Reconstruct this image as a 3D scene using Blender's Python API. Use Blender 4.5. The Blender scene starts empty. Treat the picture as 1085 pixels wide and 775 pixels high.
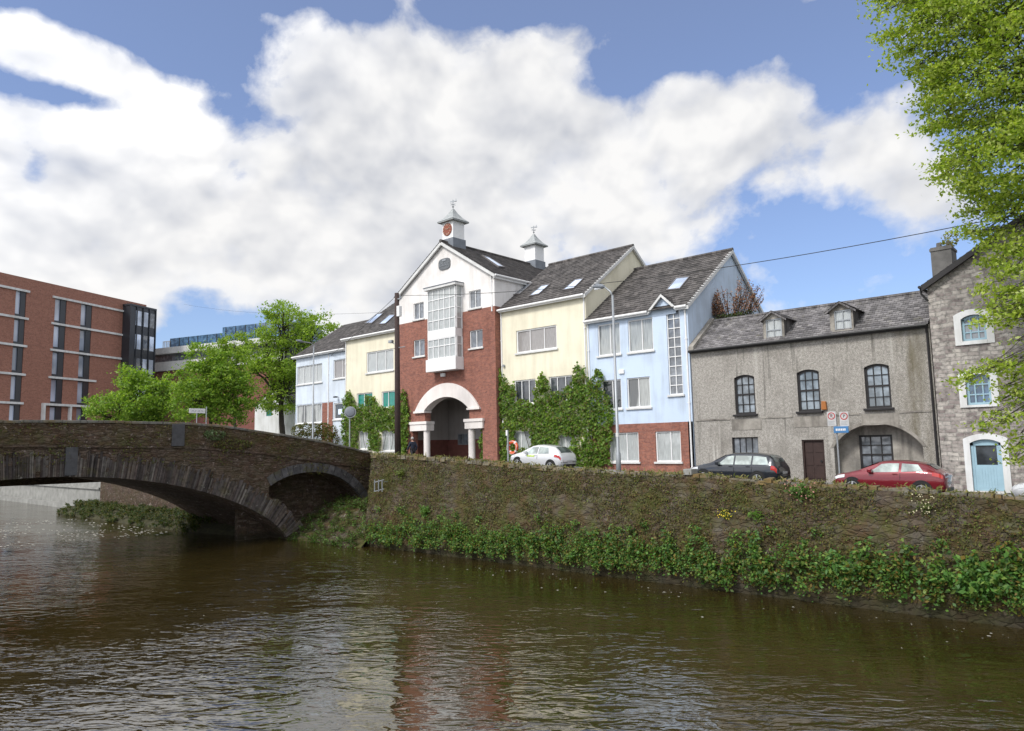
import bpy, bmesh, math, random
import numpy as np
from mathutils import Vector, Matrix
random.seed(7); RNG = np.random.default_rng(11)
R = math.radians
scene = bpy.context.scene
COL = scene.collection

# ------------------------------------------------------------------ camera model
# world: X runs along the quay (downstream +), Y across the river, Z up, water at z = 0
PW, PH, F = 1085, 775, 770.0
TH, ROLL, CAMZ = R(6.3), R(1.15), 6.0
YAW = R(42.0)
def ray(x, y):
    u, v = x - PW/2, y - PH/2
    c, s = math.cos(ROLL), math.sin(ROLL)
    u, v = c*u - s*v, s*u + c*v
    ct, st = math.cos(TH), math.sin(TH)
    X, Y, Z = u, F*ct + v*st, F*st - v*ct
    a, b = math.cos(YAW), math.sin(YAW)
    return (X*a - Y*b, X*b + Y*a, Z)
def at(x, y, T):                    # measured point of the photograph on the facade plane Y = T
    r = ray(x, y); k = T/r[1]
    return (r[0]*k, T, CAMZ + r[2]*k)
def atS(x, y, S):
    r = ray(x, y); k = S/r[0]
    return (S, r[1]*k, CAMZ + r[2]*k)
def atD(x, y, D):                   # at distance D along the view axis
    r = ray(x, y); k = D/F
    return (r[0]*k, r[1]*k, CAMZ + r[2]*k)
def box_at(xl, xr, yt, yb, T):
    xm, ym = (xl+xr)/2, (yt+yb)/2
    return (at(xl, ym, T)[0], at(xr, ym, T)[0], at(xm, yb, T)[2], at(xm, yt, T)[2])

# ------------------------------------------------------------------ node helper
class N:
    def __init__(self, tree): self.t = tree; self.n = tree.nodes; self.l = tree.links
    def new(self, typ, ins=None, **props):
        nd = self.n.new(typ)
        for k, v in props.items(): setattr(nd, k, v)
        for k, v in (ins or {}).items(): self.set(nd, k, v)
        return nd
    def set(self, nd, k, v):
        s = nd.inputs[k]
        if isinstance(v, bpy.types.NodeSocket): self.l.new(v, s)
        elif isinstance(v, bpy.types.Node): self.l.new(v.outputs[0], s)
        else:
            if isinstance(v, (tuple, list)) and len(v) == 3 and s.type == 'RGBA': v = (*v, 1)
            s.default_value = v
    def math(self, op, a, b=0.0, c=0.0, clamp=False):
        return self.new('ShaderNodeMath', {0: a, 1: b, 2: c}, operation=op, use_clamp=clamp).outputs[0]
    def mix(self, f, a, b, blend='MIX'):
        return self.new('ShaderNodeMixRGB', {0: f, 1: a, 2: b}, blend_type=blend).outputs[0]
    def ramp(self, f, p, interp='LINEAR'):
        nd = self.new('ShaderNodeValToRGB', {0: f}); cr = nd.color_ramp; cr.interpolation = interp
        while len(cr.elements) < len(p): cr.elements.new(0.5)
        for e, (pos, c) in zip(cr.elements, p):
            e.position = pos
            e.color = (c, c, c, 1) if not isinstance(c, (tuple, list)) else (*c[:3], 1)
        return nd.outputs[0]
    def noise(self, vec, scale, detail=4, rough=0.55, dist=0.0, out=0):
        return self.new('ShaderNodeTexNoise', {'Vector': vec, 'Scale': scale, 'Detail': detail, 'Roughness': rough, 'Distortion': dist}).outputs[out]
    def obj(self): return self.new('ShaderNodeTexCoord').outputs['Object']
    def geo(self): return self.new('ShaderNodeNewGeometry').outputs['Position']
    def sep(self, v): return self.new('ShaderNodeSeparateXYZ', {0: v}).outputs
    def comb(self, x=0., y=0., z=0.): return self.new('ShaderNodeCombineXYZ', {0: x, 1: y, 2: z}).outputs[0]
    def scale(self, v, s): return self.new('ShaderNodeMapping', {0: v, 3: s}).outputs[0]
    def bump(self, h, strength=0.4, dist=0.02): return self.new('ShaderNodeBump', {'Height': h, 'Strength': strength, 'Distance': dist}).outputs[0]

MATS = {}
def material(name, build):
    m = bpy.data.materials.new(name); m.use_nodes = True
    nt = m.node_tree; nt.nodes.clear(); g = N(nt)
    out = g.new('ShaderNodeOutputMaterial')
    sh = build(g)
    g.l.new(sh.outputs[0] if isinstance(sh, bpy.types.Node) else sh, out.inputs[0])
    MATS[name] = m
    return m
def bsdf(g, color, rough=0.7, normal=None, metal=0.0, spec=0.5, **kw):
    ins = {'Base Color': color, 'Roughness': rough, 'Metallic': metal, 'Specular IOR Level': spec}
    if normal is not None: ins['Normal'] = normal
    ins.update(kw)
    return g.new('ShaderNodeBsdfPrincipled', ins)

def plain(name, c, rough=0.6, metal=0.0, var=0.12, scale=3.0, spec=0.4, coat=0.0):
    def b(g):
        n = g.noise(g.geo(), scale, 5)
        k = g.ramp(n, [(0.3, 1-var), (0.7, 1.0)])
        return bsdf(g, g.mix(1.0, (*c, 1), k, 'MULTIPLY'), rough, metal=metal, spec=spec, **({'Coat Weight': coat, 'Coat Roughness': 0.04} if coat else {}))
    return material(name, b)

def painted_render(name, c, stain=0.25):
    def b(g):
        p = g.geo()
        streak = g.noise(g.scale(p, (2.2, 2.2, 0.22)), 1.0, 6, 0.6)
        blotch = g.noise(p, 0.6, 5, 0.6)
        grime = g.ramp(g.math('MULTIPLY', streak, blotch), [(0.15, 1.0), (0.30, 0.0)])
        col = g.mix(g.math('MULTIPLY', grime, stain), (*c, 1), (c[0]*0.55, c[1]*0.53, c[2]*0.48, 1))
        fine = g.noise(p, 60, 2)
        col = g.mix(g.math('MULTIPLY', g.ramp(fine, [(0.35, 1.0), (0.6, 0.0)]), 0.12), col, (c[0]*0.6, c[1]*0.6, c[2]*0.6, 1))
        return bsdf(g, col, 0.85, g.bump(g.noise(p, 70, 3), 0.15, 0.01), spec=0.2)
    return material(name, b)

def masonry(name, c1, c2, mortar, bw, bh, axis='XZ', mortar_size=0.012, rough=0.85, moss=0.0, moss_col=(0.07, 0.075, 0.02), distort=0.0, bump=0.5, stain=0.3, var=0.35, pale=0.0):
    def b(g):
        p = g.geo(); s = g.sep(p)
        if distort:
            nz = g.noise(p, 1.6, 3, 0.5, out=1)
            p2 = g.new('ShaderNodeMixRGB', {0: distort, 1: p, 2: g.new('ShaderNodeVectorMath', {0: p, 1: nz}, operation='ADD').outputs[0]}).outputs[0]
            s = g.sep(p2)
        u = {'X': s[0], 'Y': s[1], 'Z': s[2]}[axis[0]]; w = {'X': s[0], 'Y': s[1], 'Z': s[2]}[axis[1]]
        v = g.comb(u, w, 0.0)
        br = g.new('ShaderNodeTexBrick', {'Vector': v, 'Color1': (*c1, 1), 'Color2': (*c2, 1), 'Mortar': (*mortar, 1), 'Scale': 1.0, 'Mortar Size': mortar_size, 'Mortar Smooth': 0.3, 'Bias': 0.0, 'Brick Width': bw, 'Row Height': bh})
        br.offset = 0.47; br.squash = 0.75; br.squash_frequency = 3
        big = g.noise(p, 0.9, 6, 0.62); mid = g.noise(p, 5.0, 5, 0.6)
        col = g.mix(1.0, br.outputs[0], g.ramp(mid, [(0.25, 1-var), (0.5, 1.0), (0.78, 1+var*0.5)]), 'MULTIPLY')
        streak = g.noise(g.scale(p, (1.6, 1.6, 0.18)), 1.0, 5)
        col = g.mix(g.math('MULTIPLY', g.ramp(streak, [(0.5, 0.0), (0.72, 1.0)]), stain), col, (c1[0]*0.35, c1[1]*0.36, c1[2]*0.38, 1))
        if pale:
            col = g.mix(g.math('MULTIPLY', g.ramp(g.noise(p, 2.3, 6, 0.7), [(0.6, 0.0), (0.7, 1.0)]), pale), col, (0.42, 0.41, 0.38, 1))
        if moss:
            mk = g.ramp(g.math('ADD', g.math('MULTIPLY', big, 0.7), g.math('MULTIPLY', mid, 0.3)), [(0.52-0.12*moss, 0.0), (0.62-0.06*moss, 1.0)])
            mc = g.mix(g.noise(p, 3.1, 4), (*moss_col, 1), (moss_col[0]*1.3, moss_col[1]*0.72, moss_col[2]*0.7, 1))
            col = g.mix(g.math('MULTIPLY', mk, min(1, 0.55+0.4*moss)), col, mc)
        h = g.math('ADD', g.math('MULTIPLY', br.outputs[1], -1.0), g.math('MULTIPLY', g.noise(p, 14, 5, 0.65), 0.9))
        return bsdf(g, col, rough, g.bump(h, bump, 0.03), spec=0.25)
    return material(name, b)

def roof_tiles(name, c1, c2, axis, tw=0.33, th=0.3, lichen=0.15):
    def b(g):
        p = g.geo(); s = g.sep(p)
        u, w = (s[0], s[1]) if axis == 'X' else (s[1], s[0])
        v = g.comb(u, g.math('MULTIPLY', w, 1.22), 0.0)
        br = g.new('ShaderNodeTexBrick', {'Vector': v, 'Color1': (*c1, 1), 'Color2': (*c2, 1), 'Mortar': (c1[0]*0.3, c1[1]*0.3, c1[2]*0.3, 1), 'Scale': 1.0, 'Mortar Size': 0.012, 'Mortar Smooth': 0.2, 'Brick Width': tw, 'Row Height': th})
        mid = g.noise(p, 1.1, 7, 0.65)
        col = g.mix(1.0, br.outputs[0], g.ramp(mid, [(0.28, 0.55), (0.5, 1.0), (0.75, 1.35)]), 'MULTIPLY')
        wn = g.new('ShaderNodeTexWhiteNoise', {'Vector': g.new('ShaderNodeVectorMath', {0: v, 1: (tw, th, 1)}, operation='SNAP').outputs[0]}, noise_dimensions='2D').outputs[0]
        col = g.mix(1.0, col, g.ramp(wn, [(0, 0.6), (1, 1.3)]), 'MULTIPLY')
        col = g.mix(g.math('MULTIPLY', g.ramp(g.noise(p, 2.6, 6, 0.7), [(0.58, 0.0), (0.7, 1.0)]), lichen), col, (0.17, 0.16, 0.10, 1))
        return bsdf(g, col, 0.75, g.bump(g.math('ADD', g.math('MULTIPLY', br.outputs[1], -1.0), g.noise(p, 25, 3)), 0.5, 0.02), spec=0.3)
    return material(name, b)

def leaf_material(name, trans=0.35, rough=0.5):
    def b(g):
        a = g.new('ShaderNodeAttribute', attribute_name='Col').outputs[0]
        p = bsdf(g, a, rough, spec=0.3)
        tc = g.mix(1.0, a, (1.25, 1.35, 0.5, 1), 'MULTIPLY')
        t = g.new('ShaderNodeBsdfTranslucent', {0: tc})
        return g.new('ShaderNodeMixShader', {0: trans, 1: p, 2: t})
    return material(name, b)

def glass_material(name, base, curtain=None, folds=26.0, split=0.0, patch=1.7):
    def b(g):
        p = g.geo(); s = g.sep(p)
        col = (*base, 1)
        if curtain:
            f = g.noise(g.comb(g.math('ADD', s[0], g.math('MULTIPLY', s[1], 0.7)), 0.0, g.math('MULTIPLY', s[2], 0.04)), folds, 3, 0.6)
            cur = g.mix(1.0, (*curtain, 1), g.ramp(f, [(0.3, 0.45), (0.65, 1.0)]), 'MULTIPLY')
            m = g.ramp(g.noise(g.comb(s[0], 0.0, g.math('MULTIPLY', s[2], 0.25)), 1.1, 2), [(0.40-split, 0.15), (0.46-split, 1.0)])
            col = g.mix(m, (*base, 1), cur)
        else:
            col = g.mix(g.ramp(g.noise(p, patch, 3), [(0.4, 0.0), (0.65, 1.0)]), (*base, 1), (base[0]*2.4, base[1]*2.4, base[2]*2.4, 1))
        wob = g.bump(g.noise(p, 1.3, 2), 0.12, 0.05)
        return bsdf(g, col, 0.06, wob, spec=0.75, **{'IOR': 1.6})
    return material(name, b)

# ---- materials
plain('white_plastic', (0.79, 0.79, 0.79), 0.4, var=0.1)
plain('white_trim', (0.66, 0.66, 0.65), 0.55, var=0.2, scale=2)
plain('dark_frame', (0.018, 0.016, 0.017), 0.5)
plain('blue_joinery', (0.34, 0.51, 0.61), 0.45, var=0.12)
plain('door_brown', (0.045, 0.024, 0.020), 0.6, var=0.35)
plain('galvanised', (0.33, 0.35, 0.37), 0.45, 0.35)
plain('lead', (0.20, 0.22, 0.25), 0.6, var=0.25)
plain('pale_slate', (0.36, 0.38, 0.38), 0.6, var=0.35, scale=5)
plain('black_plastic', (0.012, 0.012, 0.013), 0.5)
plain('rubber', (0.012, 0.012, 0.012), 0.8)
plain('alloy', (0.62, 0.63, 0.65), 0.3, 0.7)
plain('asphalt', (0.05, 0.05, 0.052), 0.9, var=0.3, scale=8)
plain('paving', (0.24, 0.23, 0.22), 0.9, var=0.3)
plain('kerb_stone', (0.30, 0.30, 0.29), 0.85, var=0.3)
plain('orange_plastic', (0.75, 0.13, 0.05), 0.5)
plain('reflective_white', (0.75, 0.75, 0.75), 0.4, var=0.04)
plain('alarm_orange', (0.36, 0.13, 0.03), 0.5)
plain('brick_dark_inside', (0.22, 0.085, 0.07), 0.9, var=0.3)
plain('sign_blue', (0.06, 0.19, 0.40), 0.4)
plain('sign_red', (0.40, 0.04, 0.04), 0.4)
plain('chimney_render', (0.17, 0.165, 0.16), 0.9, var=.45, scale=2)
plain('slate_dark', (0.075, 0.076, 0.082), 0.7, var=0.4, scale=4)
plain('sign_plate', (0.5, 0.5, 0.5), 0.5, var=0.2)
plain('clock_brown', (0.26, 0.075, 0.045), 0.6)
plain('clock_gold', (0.62, 0.50, 0.38), 0.5)
plain('plaque_grey', (0.13, 0.14, 0.15), 0.6)
plain('skylight_frame', (0.15, 0.14, 0.14), 0.5)
plain('pole_timber', (0.055, 0.035, 0.032), 0.85, var=0.4, scale=9)
plain('bark', (0.055, 0.045, 0.035), 0.9, var=0.45, scale=9)
plain('earth', (0.055, 0.052, 0.022), 0.95, var=0.6, scale=4)
plain('skin', (0.45, 0.26, 0.19), 0.5)
plain('grey_hair', (0.32, 0.31, 0.30), 0.7)
plain('navy_jacket', (0.018, 0.024, 0.045), 0.8)
plain('dark_trousers', (0.03, 0.03, 0.035), 0.85)
plain('shoe_black', (0.012, 0.012, 0.012), 0.6)
plain('car_white', (0.66, 0.67, 0.69), 0.28, 0.25, var=0.02, coat=1.0)
plain('car_dark', (0.022, 0.026, 0.034), 0.28, 0.4, var=0.02, coat=1.0)
plain('car_red', (0.17, 0.010, 0.018), 0.28, 0.25, var=0.02, coat=1.0)
plain('lamp_red', (0.45, 0.02, 0.015), 0.15, coat=1.0)
plain('lamp_clear', (0.70, 0.72, 0.74), 0.1, coat=1.0)
plain('lime_decal', (0.50, 0.66, 0.12), 0.5)
plain('yellow_petal', (0.62, 0.46, 0.03), 0.6)
plain('cable', (0.03, 0.03, 0.03), 0.7)
plain('teal_blind', (0.01, 0.16, 0.12), 0.3, var=0.1)
plain('panel_dark', (0.03, 0.034, 0.042), 0.3, spec=0.6)
plain('foam', (0.55, 0.53, 0.47), 0.7)
plain('terracotta', (0.40, 0.22, 0.12), 0.85)
plain('concrete', (0.30, 0.30, 0.28), 0.9, var=0.4, scale=1.2)
painted_render('render_white', (0.79, 0.765, 0.75), 0.4)
painted_render('render_yellow', (0.77, 0.725, 0.575), 0.3)
painted_render('render_blue', (0.545, 0.645, 0.79), 0.4)
painted_render('render_pale_blue', (0.63, 0.70, 0.79), 0.4)
painted_render('paint_white', (0.72, 0.73, 0.74), 0.5)
painted_render('render_pink_white', (0.78, 0.73, 0.70), 0.3)
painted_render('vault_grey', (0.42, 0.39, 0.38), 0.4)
masonry('brick_red', (0.32, 0.125, 0.085), (0.20, 0.078, 0.06), (0.26, 0.19, 0.16), 0.225, 0.075, 'XZ', 0.006, bump=0.25, stain=0.35, var=0.3)
masonry('brick_red_side', (0.32, 0.125, 0.085), (0.20, 0.078, 0.06), (0.26, 0.19, 0.16), 0.225, 0.075, 'YZ', 0.006, bump=0.25, stain=0.35, var=0.3)
masonry('brick_office', (0.36, 0.165, 0.118), (0.28, 0.125, 0.09), (0.34, 0.23, 0.19), 0.45, 0.15, 'YZ', 0.012, bump=0.15, stain=0.12, var=0.3)
masonry('stone_rubble', (0.47, 0.435, 0.40), (0.215, 0.18, 0.175), (0.33, 0.315, 0.29), 0.42, 0.17, 'XZ', 0.018, distort=0.22, bump=0.9, stain=0.4, var=0.75, pale=0.25)
masonry('stone_rubble_side', (0.42, 0.395, 0.37), (0.215, 0.18, 0.175), (0.33, 0.315, 0.29), 0.42, 0.17, 'YZ', 0.018, distort=0.22, bump=0.9, stain=0.4, var=0.75, pale=0.25)
masonry('bridge_rubble', (0.15, 0.125, 0.115), (0.085, 0.063, 0.058), (0.045, 0.038, 0.033), 0.55, 0.13, 'YZ', 0.014, distort=0.12, bump=1.0, stain=0.4, var=0.6, moss=0.35, moss_col=(0.075, 0.07, 0.018), pale=0.35)
masonry('bridge_parapet', (0.17, 0.145, 0.13), (0.10, 0.07, 0.062), (0.05, 0.042, 0.036), 0.42, 0.11, 'YZ', 0.014, distort=0.12, bump=1.0, stain=0.4, var=0.6, moss=0.75, moss_col=(0.085, 0.078, 0.016), pale=0.5)
masonry('bridge_voussoir', (0.15, 0.14, 0.135), (0.10, 0.088, 0.088), (0.05, 0.045, 0.04), 5.0, 5.0, 'YZ', 0.001, distort=0.3, bump=0.9, stain=0.5, var=0.7, moss=0.12, pale=0.55)
masonry('quay_stone', (0.080, 0.066, 0.050), (0.055, 0.045, 0.036), (0.03, 0.026, 0.02), 0.5, 0.16, 'XZ', 0.014, distort=0.14, bump=1.0, stain=0.3, var=0.6, moss=0.95, moss_col=(0.070, 0.060, 0.016), pale=0.25)
masonry('coping_stone', (0.19, 0.185, 0.165), (0.13, 0.125, 0.11), (0.06, 0.055, 0.04), 0.9, 3.0, 'YZ', 0.012, distort=0.05, bump=0.9, stain=0.2, var=0.5, moss=0.45, moss_col=(0.13, 0.12, 0.04), pale=0.3)
masonry('coping_quay', (0.18, 0.17, 0.14), (0.12, 0.11, 0.085), (0.05, 0.045, 0.03), 0.7, 3.0, 'XZ', 0.012, distort=0.05, bump=0.9, stain=0.2, var=0.5, moss=0.8, moss_col=(0.12, 0.11, 0.035), pale=0.2)
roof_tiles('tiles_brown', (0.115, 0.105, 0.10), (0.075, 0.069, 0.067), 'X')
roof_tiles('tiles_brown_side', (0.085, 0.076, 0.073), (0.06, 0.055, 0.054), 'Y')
roof_tiles('slate_old', (0.20, 0.19, 0.19), (0.135, 0.128, 0.132), 'X', 0.28, 0.2, 0.45)
roof_tiles('slate_dormer', (0.16, 0.15, 0.152), (0.11, 0.105, 0.108), 'Y', 0.28, 0.2, 0.4)
leaf_material('leaf', 0.48)
leaf_material('leaf_dry', 0.1, 0.8)
glass_material('glass_dark', (0.03, 0.034, 0.04))
glass_material('glass_grey', (0.10, 0.11, 0.125))
glass_material('glass_curtain', (0.05, 0.055, 0.06), (0.42, 0.44, 0.43))
glass_material('glass_net', (0.30, 0.33, 0.36), (0.50, 0.53, 0.53), 40, 0.2)
glass_material('glass_blinds', (0.20, 0.19, 0.19), (0.36, 0.34, 0.33), 60, 0.3)
glass_material('glass_green', (0.02, 0.20, 0.15), (0.02, 0.26, 0.20), 12, 0.2)
glass_material('glass_sky', (0.36, 0.42, 0.52), patch=.25)  # pale base colour paints bright sky reflection into the panes
glass_material('glass_old', (0.12, 0.14, 0.16))
glass_material('glass_office', (0.26, 0.29, 0.36), patch=.12)
glass_material('glass_blue', (0.045, 0.085, 0.14))
glass_material('car_glass', (0.05, 0.06, 0.06))
glass_material('car_glass_light', (0.20, 0.23, 0.22))

def arch_stone(g):
    p = g.geo(); a = g.new('ShaderNodeAttribute', attribute_name='Col').outputs[0]
    col = g.mix(1.0, a, g.ramp(g.noise(p, 3.5, 6, 0.65), [(0.28, 0.45), (0.5, 1.0), (0.75, 1.4)]), 'MULTIPLY')
    col = g.mix(g.math('MULTIPLY', g.ramp(g.noise(p, 2.2, 6, 0.7), [(0.6, 0.0), (0.68, 1.0)]), 0.6), col, (0.40, 0.39, 0.36, 1))
    col = g.mix(g.math('MULTIPLY', g.ramp(g.noise(p, 1.1, 5, 0.6), [(0.52, 0.0), (0.64, 1.0)]), 0.5), col, (0.075, 0.07, 0.02, 1))
    return bsdf(g, col, 0.9, g.bump(g.noise(p, 12, 5, 0.7), 0.8, 0.03), spec=0.2)
material('arch_stone', arch_stone)
def wall_stone(g, sc=(2.3, 2.0, 5.6), joint=.22, mossy=.85, dark_foot=True, dark=1.0, tint=None, pale=.3, pale_scale=8.0):
    p = g.geo()
    wv = g.noise(p, 1.4, 3, 0.5, out=1)
    q = g.new('ShaderNodeVectorMath', {0: p, 1: g.new('ShaderNodeVectorMath', {0: wv, 3: 0.35}, operation='SCALE').outputs[0]}, operation='ADD').outputs[0]
    q = g.scale(q, sc)
    vo = g.new('ShaderNodeTexVoronoi', {'Vector': q, 'Scale': 1.0, 'Randomness': 0.85}); ve = g.new('ShaderNodeTexVoronoi', {'Vector': q, 'Scale': 1.0, 'Randomness': 0.85}, feature='DISTANCE_TO_EDGE')
    cs = g.sep(vo.outputs['Color'])
    col = g.mix(cs[0], (0.060, 0.050, 0.038, 1), (0.15, 0.135, 0.11, 1)); col = g.mix(g.math('MULTIPLY', cs[1], 0.5), col, (0.10, 0.06, 0.045, 1))
    mid = g.noise(p, 6.0, 6, 0.7); big = g.noise(p, 0.7, 6, 0.65)
    col = g.mix(1.0, col, g.ramp(mid, [(0.28, 0.45), (0.5, 1.0), (0.74, 1.5)]), 'MULTIPLY')
    col = g.mix(g.ramp(ve.outputs['Distance'], [(0.0, joint), (0.09, 0.0)]), col, (0.03, 0.026, 0.018, 1))
    mk = g.math('ADD', g.math('MULTIPLY', big, 0.6), g.math('MULTIPLY', mid, 0.4))
    mc = g.mix(g.ramp(g.noise(p, 1.3, 5, .6), [(.38, 0.0), (.62, 1.0)]), (0.068, 0.082, 0.016, 1), (0.092, 0.058, 0.026, 1))
    col = g.mix(g.math('MULTIPLY', g.ramp(mk, [(0.40, 0.0), (0.56, 1.0)]), mossy), col, mc)
    col = g.mix(g.math('MULTIPLY', g.ramp(g.noise(p, pale_scale, 5, 0.7), [(0.60, 0.0), (0.68, 1.0)]), pale), col, (0.36, 0.34, 0.30, 1))
    z = g.sep(p)[2]
    if dark != 1.0 or tint: col = g.mix(1.0, col, tuple(dark*c for c in (tint or (1, 1, 1))) + (1,), 'MULTIPLY')
    if dark_foot: col = g.mix(g.math('MULTIPLY', g.ramp(z, [(0.25, 1.0), (0.6, 0.0)]), 0.7), col, (0.028, 0.026, 0.016, 1))   # wall foot darkened towards the waterline
    h = g.math('ADD', g.ramp(ve.outputs['Distance'], [(0.0, 0.0), (0.14, 1.0)]), g.math('MULTIPLY', g.noise(p, 16, 5, 0.7), 0.8))
    return bsdf(g, col, 0.92, g.bump(h, 0.9, 0.04), spec=0.15)
material('wall_stone', lambda g: wall_stone(g, dark=.86))
material('bank_rubble', lambda g: wall_stone(g, (1.8, 1.8, 3.6), .6, .9, False, .75, None, .7, 1.6))
material('bridge_stone', lambda g: wall_stone(g, (3, 1.9, 8.5), .6, .28, True, .98, (1.0, .90, .92), .75, 2.6))
material('bridge_mossy', lambda g: wall_stone(g, (3, 2.2, 8.0), .6, .55, False, 1.0, (1.0, .90, .88), .75, 5.0))

def pebbledash(g):
    p = g.geo(); s = g.sep(p)
    sp = g.noise(p, 34, 3, 0.7); sp2 = g.noise(p, 9, 4, 0.7)
    col = g.mix(g.ramp(sp, [(0.36, 0.0), (0.64, 1.0)]), (0.19, 0.177, 0.16, 1), (0.56, 0.53, 0.485, 1))
    col = g.mix(1.0, col, g.ramp(sp2, [(0.3, 0.6), (0.7, 1.2)]), 'MULTIPLY')
    big = g.noise(p, 0.55, 6, 0.65)
    col = g.mix(g.math('MULTIPLY', g.ramp(big, [(0.48, 0.0), (0.68, 1.0)]), 0.65), col, (0.17, 0.157, 0.138, 1))
    st = g.noise(g.scale(p, (2.6, 2.6, 0.12)), 1.0, 5, 0.6)
    col = g.mix(g.math('MULTIPLY', g.ramp(st, [(0.58, 0.0), (0.70, 1.0)]), 0.55), col, (0.58, 0.56, 0.52, 1))
    st2 = g.noise(g.scale(p, (3.4, 3.4, 0.2)), 1.3, 5, 0.6)
    col = g.mix(g.math('MULTIPLY', g.ramp(st2, [(0.58, 0.0), (0.72, 1.0)]), 0.7), col, (0.085, 0.08, 0.07, 1))
    # brown green damp stain down the corner by the stone house
    dx = g.math('SUBTRACT', 1.0, g.math('MULTIPLY', g.math('ABSOLUTE', g.math('ADD', s[0], 8.35)), 1.3), clamp=True)
    dm = g.math('MULTIPLY', dx, g.ramp(g.noise(g.scale(p, (1.5, 1.5, 0.4)), 1.2, 5), [(0.35, 0.0), (0.6, 1.0)]))
    col = g.mix(g.math('MULTIPLY', dm, 0.75), col, (0.10, 0.082, 0.04, 1))
    return bsdf(g, col, 0.95, g.bump(g.noise(p, 40, 3, 0.7), 0.8, 0.03), spec=0.15)
material('pebbledash', pebbledash)

def smooth_cement(g):
    p = g.geo()
    col = g.mix(g.ramp(g.noise(p, 1.2, 7, 0.7), [(0.32, 0.0), (0.68, 1.0)]), (0.16, 0.145, 0.13, 1), (0.40, 0.375, 0.335, 1))
    st = g.noise(g.scale(p, (3, 3, 0.25)), 1.0, 5, 0.6)
    col = g.mix(g.math('MULTIPLY', g.ramp(st, [(0.5, 0.0), (0.7, 1.0)]), 0.6), col, (0.05, 0.047, 0.04, 1))
    return bsdf(g, col, 0.92, g.bump(g.noise(p, 22, 5, 0.7), 0.4, 0.02), spec=0.15)
material('smooth_cement', smooth_cement)

def water(g):
    p = g.geo()
    ex = g.new('ShaderNodeVectorMath', {0: p, 1: (0.80, 0.60, 0)}, operation='DOT_PRODUCT').outputs['Value']      # crest direction of the wind ripples
    ey = g.new('ShaderNodeVectorMath', {0: p, 1: (-0.60, 0.80, 0)}, operation='DOT_PRODUCT').outputs['Value']
    v = g.comb(g.math('MULTIPLY', ex, 0.45), ey, 0.0)
    warp = g.noise(v, 0.7, 3, 0.5, out=1)
    v2 = g.new('ShaderNodeVectorMath', {0: v, 1: g.new('ShaderNodeVectorMath', {0: warp, 3: 0.8}, operation='SCALE').outputs[0]}, operation='ADD').outputs[0]
    a = g.noise(v2, 0.55, 2, 0.5); b_ = g.noise(v2, 1.7, 2, 0.55, 0.4); b2 = g.noise(v2, 3.6, 2, 0.5, 0.3); c = g.noise(v2, 9.0, 2, 0.6)
    ridge = g.math('ABSOLUTE', g.math('SUBTRACT', b_, 0.5)); ridge2 = g.math('ABSOLUTE', g.math('SUBTRACT', b2, 0.5))
    calm = g.ramp(g.noise(g.comb(g.math('MULTIPLY', ex, 0.5), ey, 0.0), 0.16, 4, 0.6, 0.8), [(0.38, 0.22), (0.62, 1.0)])
    h = g.math('ADD', g.math('MULTIPLY', a, 0.7), g.math('ADD', g.math('MULTIPLY', ridge, -1.25), g.math('ADD', g.math('MULTIPLY', ridge2, -0.42), g.math('MULTIPLY', c, 0.07))))
    h = g.math('MULTIPLY', h, calm)
    nrm = g.new('ShaderNodeBump', {'Height': h, 'Strength': 1.0, 'Distance': WAVE}).outputs[0]
    col = g.mix(g.ramp(g.noise(p, 0.18, 4), [(0.35, 0.0), (0.65, 1.0)]), (0.020, 0.0145, 0.0035, 1), (0.030, 0.0215, 0.0055, 1))
    return bsdf(g, col, 0.04, nrm, spec=0.5, IOR=2.75)
WAVE = 0.085
material('river_water', water)
def ground_mat(g):
    p = g.geo()
    col = g.mix(g.ramp(g.noise(p, 0.2, 5), [(0.4, 0.0), (0.6, 1.0)]), (0.10, 0.10, 0.09, 1), (0.07, 0.08, 0.04, 1))
    return bsdf(g, col, 0.95, spec=0.1)
material('ground', ground_mat)

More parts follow.
